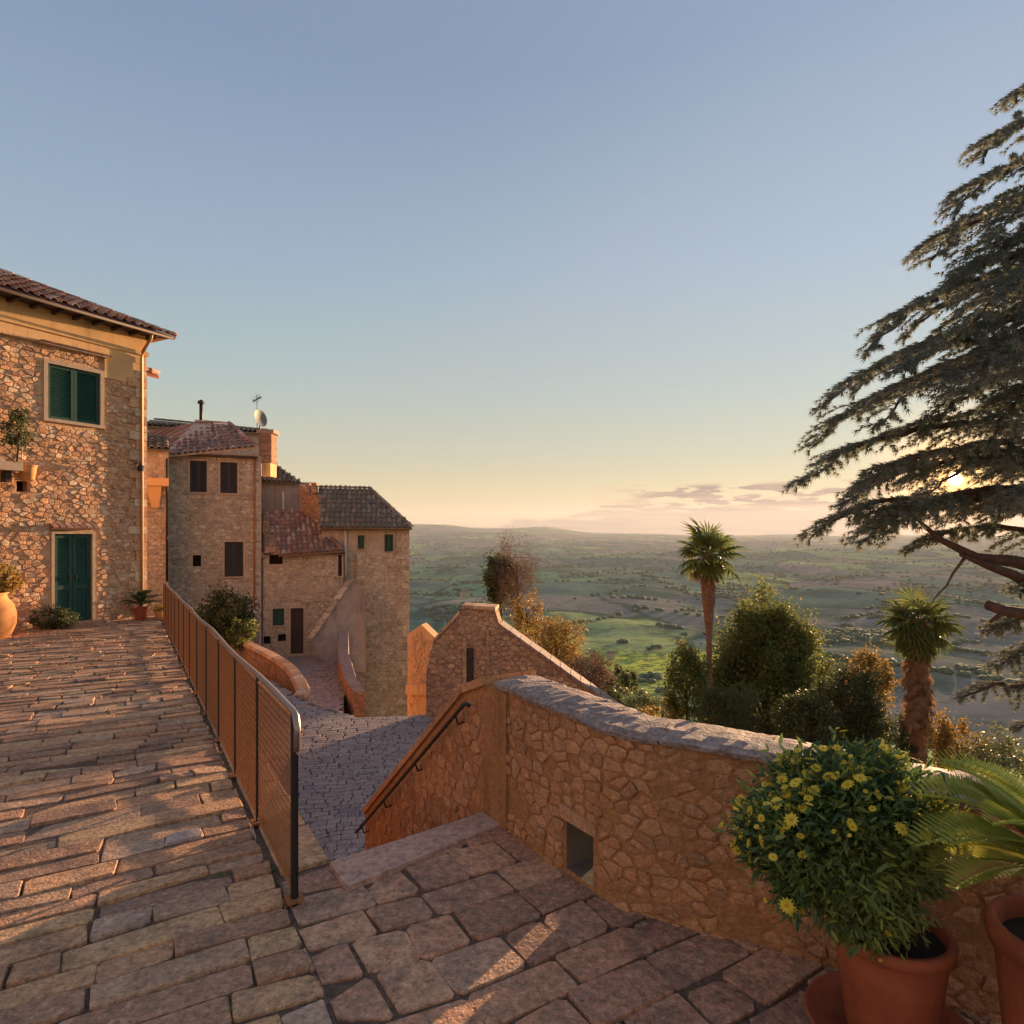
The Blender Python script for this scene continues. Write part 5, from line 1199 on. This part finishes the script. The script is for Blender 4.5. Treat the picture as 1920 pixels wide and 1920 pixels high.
# ------------------------------------------------------------------ the big cedar at the right
rng = np.random.default_rng(9)
CX = P(2140, 1000, 10.2)
ced = thing('cedar_tree', (CX.x, CX.y, -8), 'huge cedar with drooping tiers of needles at the right edge', 'tree')
MB().tube([(CX.x + .2, CX.y, -8.3), (CX.x, CX.y, -3), (CX.x - .1, CX.y, 1), (CX.x, CX.y + .1, 5), (CX.x, CX.y, 9.5)], [.55, .45, .36, .22, .04], 14).build('trunk', MT['bark'], ced)
TUFT = []
for k in range(7):
    q = k * math.tau / 7; u_ = Vector((math.cos(q) * .55, .75, math.sin(q) * .55)).normalized(); s_ = u_.cross(Vector((0, 1, .3))).normalized() * .085
    TUFT += [tuple(-s_), tuple(s_), tuple(u_)]
TUFT = np.array(TUFT); TUFT_F = np.arange(21).reshape(7, 3)
tips = [(1902, 188, 9.6), (1846, 292, 9.2), (1880, 330, 10.4), (1785, 400, 9.2), (1742, 488, 9.0), (1770, 555, 9.8), (1690, 640, 10.4), (1622, 660, 9.0), (1700, 700, 8.2), (1600, 735, 10.2), (1535, 765, 8.8), (1640, 800, 8.0), (1522, 838, 9.4), (1590, 860, 10.8), (1497, 908, 8.8), (1610, 930, 9.8), (1515, 1003, 9.2), (1575, 950, 8.4), (1640, 900, 10.2), (1650, 1000, 9.0), (1740, 800, 9.4), (1730, 930, 8.2), (1840, 960, 9.4), (1610, 1020, 8.6), (1700, 1035, 9.8), (1770, 470, 11.5), (1800, 620, 11.8), (1690, 905, 12), (1860, 450, 8.2), (1830, 600, 7.8), (1800, 740, 7.5), (1850, 830, 7.8), (1880, 960, 8.0), (1960, 560, 7.6), (1930, 700, 7.2), (1980, 380, 8.0), (1950, 240, 9.8), (1820, 520, 8.8), (1850, 690, 11.2), (1900, 900, 11.0), (1940, 460, 10.6), (1900, 600, 9.4), (1870, 770, 9.6), (1760, 620, 10.8), (1930, 830, 8.8)]
low = [(1802, 1310, 10.0), (1850, 1185, 9.6), (1870, 1250, 9.2), (1900, 1365, 10.4), (1915, 1110, 8.8)]
def bough(tip, up, seed, thick=.05, tufts=True, tw=1.0, dense=1.0):
    rg = np.random.default_rng(seed); e = P(*tip); Lh = math.hypot(e.x - CX.x, e.y - CX.y)
    s = Vector((CX.x, CX.y, e.z + up * Lh)); c1_ = s.lerp(e, .4) + Vector((0, 0, .10 * Lh)); c2_ = s.lerp(e, .78) + Vector((0, 0, .09 * Lh))
    pts = catmull([s, c1_, c2_, e], 7); n = len(pts)
    pts = [p + Vector((rg.normal() * .02, rg.normal() * .03, rg.normal() * .02)) for p in pts]
    bo = MB().tube(pts, [thick * (1 - .88 * i / (n - 1)) * (1 + Lh * .08) for i in range(n)], 7).build('bough', MT['bark'], ced)
    pos = []; rots = []; tws = MB()
    nt_ = int(Lh / .075 * dense); d_main = Vector((e.x - s.x, e.y - s.y, 0)).normalized(); side = Vector((-d_main.y, d_main.x, 0))
    for k in range(nt_):
        t = .22 + .78 * (k + rg.random()) / nt_; i = min(int(t * (n - 1)), n - 2); p = pts[i].lerp(pts[i + 1], t * (n - 1) - i)
        l = tw * (.15 + 1.2 * (1 - t) ** .8) * rg.uniform(.6, 1.15) * min(1, Lh / 3.4); sg = 1 if k % 2 else -1
        if rg.random() < .12 + .25 * (noise.noise((t * 5, seed, 0)) > .1): continue
        a = rg.uniform(.45, 1.2); dd = (d_main * math.cos(a) + side * sg * math.sin(a)).normalized(); dz = rg.uniform(-.05, .18)
        m_ = max(3, int(l / .032)); lastp = None; path = []
        for j in range(m_ + 1):
            q = j / m_; pp = p + dd * l * q + Vector((0, 0, dz * l * q - .40 * l * q * q)); path.append(pp)
            if j: pos.append(pp + Vector(rg.normal(size=3) * .014)); rots.append((dd + Vector((0, 0, dz - .7 * q - .15))).normalized())
        if k % 2 == 0: tws.tube(path[::2] if len(path) > 3 else path, .005, 3, caps=False)
    for k in range(14):
        t = k / 14; pp = pts[-2].lerp(pts[-1], t) if k < 10 else pts[-1] + Vector((0, 0, -.02 * (k - 9))); pos.append(pp); rots.append((d_main + Vector((0, 0, -.6))).normalized())
    if not tufts: return bo
    tws.build('twig', MT['twig'], bo)
    pos = np.array(pos); sa = np.degrees(np.arccos(np.clip((pos / np.linalg.norm(pos, axis=1)[:, None]) @ np.array(sd), -1, 1))); keep = rg.random(len(pos)) < np.clip((sa - .55) / 2.6, 0, 1) ** .7
    pos = pos[keep]; rots = [r_ for r_, q in zip(rots, keep) if q]; N_ = len(pos)
    if N_ == 0: return bo
    y_ = np.array([tuple(r_) for r_ in rots]); rr_ = rg.normal(size=(N_, 3)); x_ = np.cross(y_, rr_); x_ /= np.linalg.norm(x_, axis=1)[:, None]; z_ = np.cross(x_, y_)
    rot = np.stack([x_, y_, z_], -1)
    scatter('needles', TUFT, TUFT_F, pos, rg.uniform(.07, .115, N_), rot, np.clip(.3 + .5 * rg.random(N_), 0, 1), 'cedar', bo)
    return bo
for i, tp in enumerate(tips):
    up = (.34 if tp[1] < 700 else (.22 if tp[1] < 880 else .04)) + .07 * math.sin(i * 2.3); bough(tp, up, 100 + i, tw=1.0 + .3 * math.sin(i * 1.7 + 1), dense=1.1)
for i, tp in enumerate(low): bough(tp, -.10, 200 + i, .06, tw=.75, dense=1.1)
# bare limbs: the long crooked one, the hanging twig and the broken stub
MB().tube([(CX.x, CX.y, .1), P(1990, 1075, 9.6), P(1900, 1052, 9.2), P(1830, 1045, 9.0), P(1760, 1010, 8.9), P(1715, 970, 8.8), P(1670, 930, 8.8)], [.15, .12, .09, .065, .04, .022, .01], 9).build('limb', MT['bark'], ced)
MB().tube([(CX.x, CX.y, -.35), P(1990, 1130, 9.4), P(1900, 1078, 9.0), P(1850, 1060, 8.9), P(1800, 1040, 8.9)], [.15, .11, .07, .05, .02], 9).build('limb', MT['bark'], ced)
MB().tube([P(1812, 1042, 8.95), P(1787, 1075, 8.9), P(1775, 1098, 8.9), P(1752, 1122, 8.85), P(1742, 1140, 8.85)], [.022, .017, .013, .009, .004], 6).build('dead_twig', MT['twig'], ced)
MB().tube([(CX.x, CX.y, -1.6), P(2000, 1165, 9), P(1925, 1152, 8.6), P(1880, 1144, 8.5), P(1852, 1134, 8.5)], [.16, .12, .085, .07, .065], 9).build('broken_branch', MT['bark'], ced)
MB().tube([P(1884, 1147, 8.5), P(1870, 1157, 8.5), P(1857, 1166, 8.5)], [.04, .03, .022], 7).build('branch_stub', MT['bark'], ced)
# ------------------------------------------------------------------ potted daisy bush in front of the parapet
rng = np.random.default_rng(12)
pc = (1.30, 2.20, -1.72)
pot('flower_pot', pc, .187, .37, 'big red terracotta pot holding the yellow daisy bush', 'terracotta', saucer=.27)
mb = MB(); mb.lathe([(0, -.06), (.20, -.06), (.20, -.022), (0, -.022)], pc, 20); tag(mb.build('pot_stand', MT['landing']), 'flat round stone under the big red flower pot', 'stand')
bc = np.array([1.135, 2.20, -1.065]); br = np.array([.325, .29, .295])
db = thing('daisy_bush', (pc[0], pc[1], -1.40), 'round bush covered in yellow daisies in the big red pot', 'bush')
lobes = [((0, 0, .01), (.225, .21, .21), 5600), ((-.17, -.03, .06), (.17, .16, .16), 3600), ((.14, -.02, .12), (.17, .16, .15), 3200), ((-.03, 0, .20), (.17, .15, .12), 2600), ((.20, 0, -.07), (.12, .12, .12), 1700), ((-.21, -.03, -.13), (.09, .10, .09), 900), ((.03, -.05, -.19), (.15, .12, .09), 1500), ((.10, .02, .27), (.09, .09, .07), 500), ((-.27, 0, .02), (.08, .08, .10), 500)]
pp_, cc_ = zip(*[crown_points(bc + np.array(o_), r_, n_, rng, max(14, n_ // 60), .42, .45) for o_, r_, n_ in lobes]); pos = np.concatenate(pp_); ct = np.concatenate(cc_); n = len(pos)
DL = np.array([(0, 0, 0), (.13, .35, .04), (.10, .8, .02), (0, 1, -.05), (-.10, .8, .02), (-.13, .35, .04)]); DLF = np.array([(0, 1, 2, 3), (0, 3, 4, 5)])
out = pos - bc; out /= np.linalg.norm(out, axis=1)[:, None]; y_ = out + rng.normal(size=(n, 3)) * .75; y_ /= np.linalg.norm(y_, axis=1)[:, None]
x_ = np.cross(y_, rng.normal(size=(n, 3))); x_ /= np.linalg.norm(x_, axis=1)[:, None]; rot = np.stack([x_, y_, np.cross(x_, y_)], -1)
scatter('foliage', DL, DLF, pos, .038 * rng.uniform(.5, 1.35, n), rot, np.clip(.6 * ct + .4 * rng.random(n), 0, 1), 'daisy_leaf', db)
for k in range(16):
    q = rng.uniform(0, math.tau); u_ = Vector((math.cos(q) * rng.uniform(.2, .9), math.sin(q) * rng.uniform(.2, .9), rng.uniform(-.5, .6)))
    e = Vector(bc) + Vector((u_.x * br[0], u_.y * br[1], u_.z * br[2])); s0 = Vector((pc[0] + rng.normal() * .04, pc[1] + rng.normal() * .04, -1.40))
    MB().tube([s0, s0.lerp(e, .5) + Vector((rng.normal() * .03, rng.normal() * .03, .03)), e], [.010, .007, .003], 5).build('stem', MT['twig'], db)
fl_ = MB()
for k in range(12):
    q = k * math.tau / 12; d_ = Vector((math.cos(q), math.sin(q), 0)); s_ = Vector((-math.sin(q), math.cos(q), 0))
    fl_.add([d_ * .004 - s_ * .002, d_ * .017 - s_ * .0042 + Vector((0, 0, .003)), d_ * .026 + Vector((0, 0, .0)), d_ * .017 + s_ * .0042 + Vector((0, 0, .003)), d_ * .004 + s_ * .002], [(0, 1, 2, 3, 4)], k / 12)
FLM = fl_.mesh('petals', MT['petal']); EYE = MB().lathe([(0, .006), (.005, .005), (.0065, .001), (0, -.001)], (0, 0, 0), 8).mesh('eye', MT['flower_eye'])
cand = pos[np.linalg.norm((pos - bc) / br, axis=1) > .80]; cand = cand[rng.permutation(len(cand))]; nf = 0
for cpos in cand:
    if nf >= 250: break
    d_ = (cpos - bc) / br; d_ /= np.linalg.norm(d_)
    if d_[1] > .25 or rng.random() > (.30 + .78 * max(d_[2], 0) ** .7): continue
    nf += 1; p = Vector(cpos + d_ * .03); up_ = Vector(d_ * .8 + (-.15, -.1, .5) + rng.normal(size=3) * .45)
    m_ = Matrix.Translation(p) @ up_.to_track_quat('Z', 'Y').to_matrix().to_4x4() @ Matrix.Scale(rng.choice((.35, .6, .8, .95)) * rng.uniform(.85, 1.1), 4)
    f_ = place('flower', FLM, db, m_); place('flower_eye', EYE, f_, m_)
# second pot with the pale cycad at the right edge
pc2 = (1.63, 1.86, -1.74)
pot('flower_pot', pc2, .20, .58, 'terracotta pot cut by the right edge under the pale fronds', 'terracotta', saucer=0)
cyc = thing('cycad', (pc2[0], pc2[1], -1.18), 'pale green feathery cycad arching in from the right edge', 'plant')
FR = frond_mesh('pale_frond', 'cycad', .50, 26, .13, .0085, .50, .45, .18, 3)
for k, (q, e, s) in enumerate(((R(72), .50, 1.0), (R(85), .22, 1.0), (R(60), .15, .9), (R(98), .35, .95), (R(78), .78, 1.05), (R(45), .5, .9), (R(110), .6, .9), (R(20), .6, .9), (R(150), .5, .9), (R(190), .55, .9), (R(230), .4, .9), (R(280), .5, .9), (R(325), .5, .9), (R(68), -.05, .8), (R(92), -.02, .8))):
    place('frond', FR, cyc, Matrix.Translation((pc2[0], pc2[1], -1.0)) @ Matrix.Rotation(q, 4, 'Z') @ Matrix.Rotation(e, 4, 'X') @ Matrix.Scale(s, 4))
MB().tube([(pc2[0], pc2[1], -1.24), (pc2[0], pc2[1], -.98)], [.06, .05], 10).build('stem', MT['palm_bark'], cyc)
# ------------------------------------------------------------------ haze over the valley
m = matnew('thin_valley_haze'); pv = N('ShaderNodeVolumePrincipled'); pv.inputs['Density'].default_value = HAZE; pv.inputs['Color'].default_value = (.72, .78, .88, 1); pv.inputs['Anisotropy'].default_value = .2
mo = N('ShaderNodeOutputMaterial'); L(pv.outputs[0], mo.inputs['Volume'])
if HAZE: 
    mb = MB(); mb.box((0, 0, 135), (34000, 34000, 860)); hz_ = mb.build('haze', m, None, kind='stuff')
    hz_['label'] = 'thin evening haze over the valley'

rng = np.random.default_rng(55); wp_ = []
for k in range(170):
    if k < 80: q = pf_at(rng.uniform(.1, 3.4), rng.uniform(.0, .03)); z = -1.812
    elif k < 125: b_ = rng.uniform(.2, 12); q = xy(rng.uniform(-.03, .01), b_); z = zramp(b_) - .005
    else: b_ = rng.uniform(-1.5, 8); q = xy(-rng.uniform(0, 3.5), b_); z = zramp(b_) - .002
    m_ = rng.integers(6, 22); wp_.append(np.stack([q.x + rng.normal(size=m_) * .012, q.y + rng.normal(size=m_) * .012, np.full(m_, z)], 1))
wp_ = np.concatenate(wp_); n = len(wp_); yy = np.stack([rng.normal(size=n) * .5, rng.normal(size=n) * .5, np.ones(n)], 1); yy /= np.linalg.norm(yy, axis=1)[:, None]
xx = np.cross(yy, rng.normal(size=(n, 3))); xx /= np.linalg.norm(xx, axis=1)[:, None]
tag(scatter('joint_weeds', np.array([(-.07, 0, 0), (.07, 0, 0), (.03, .6, .05), (0, 1, .12)]), LEAF_F, wp_, rng.uniform(.012, .045, n), np.stack([xx, yy, np.cross(xx, yy)], -1), rng.random(n), 'olive', None, 'stuff'), 'little weeds growing in the joints of the paving and along the wall foot')
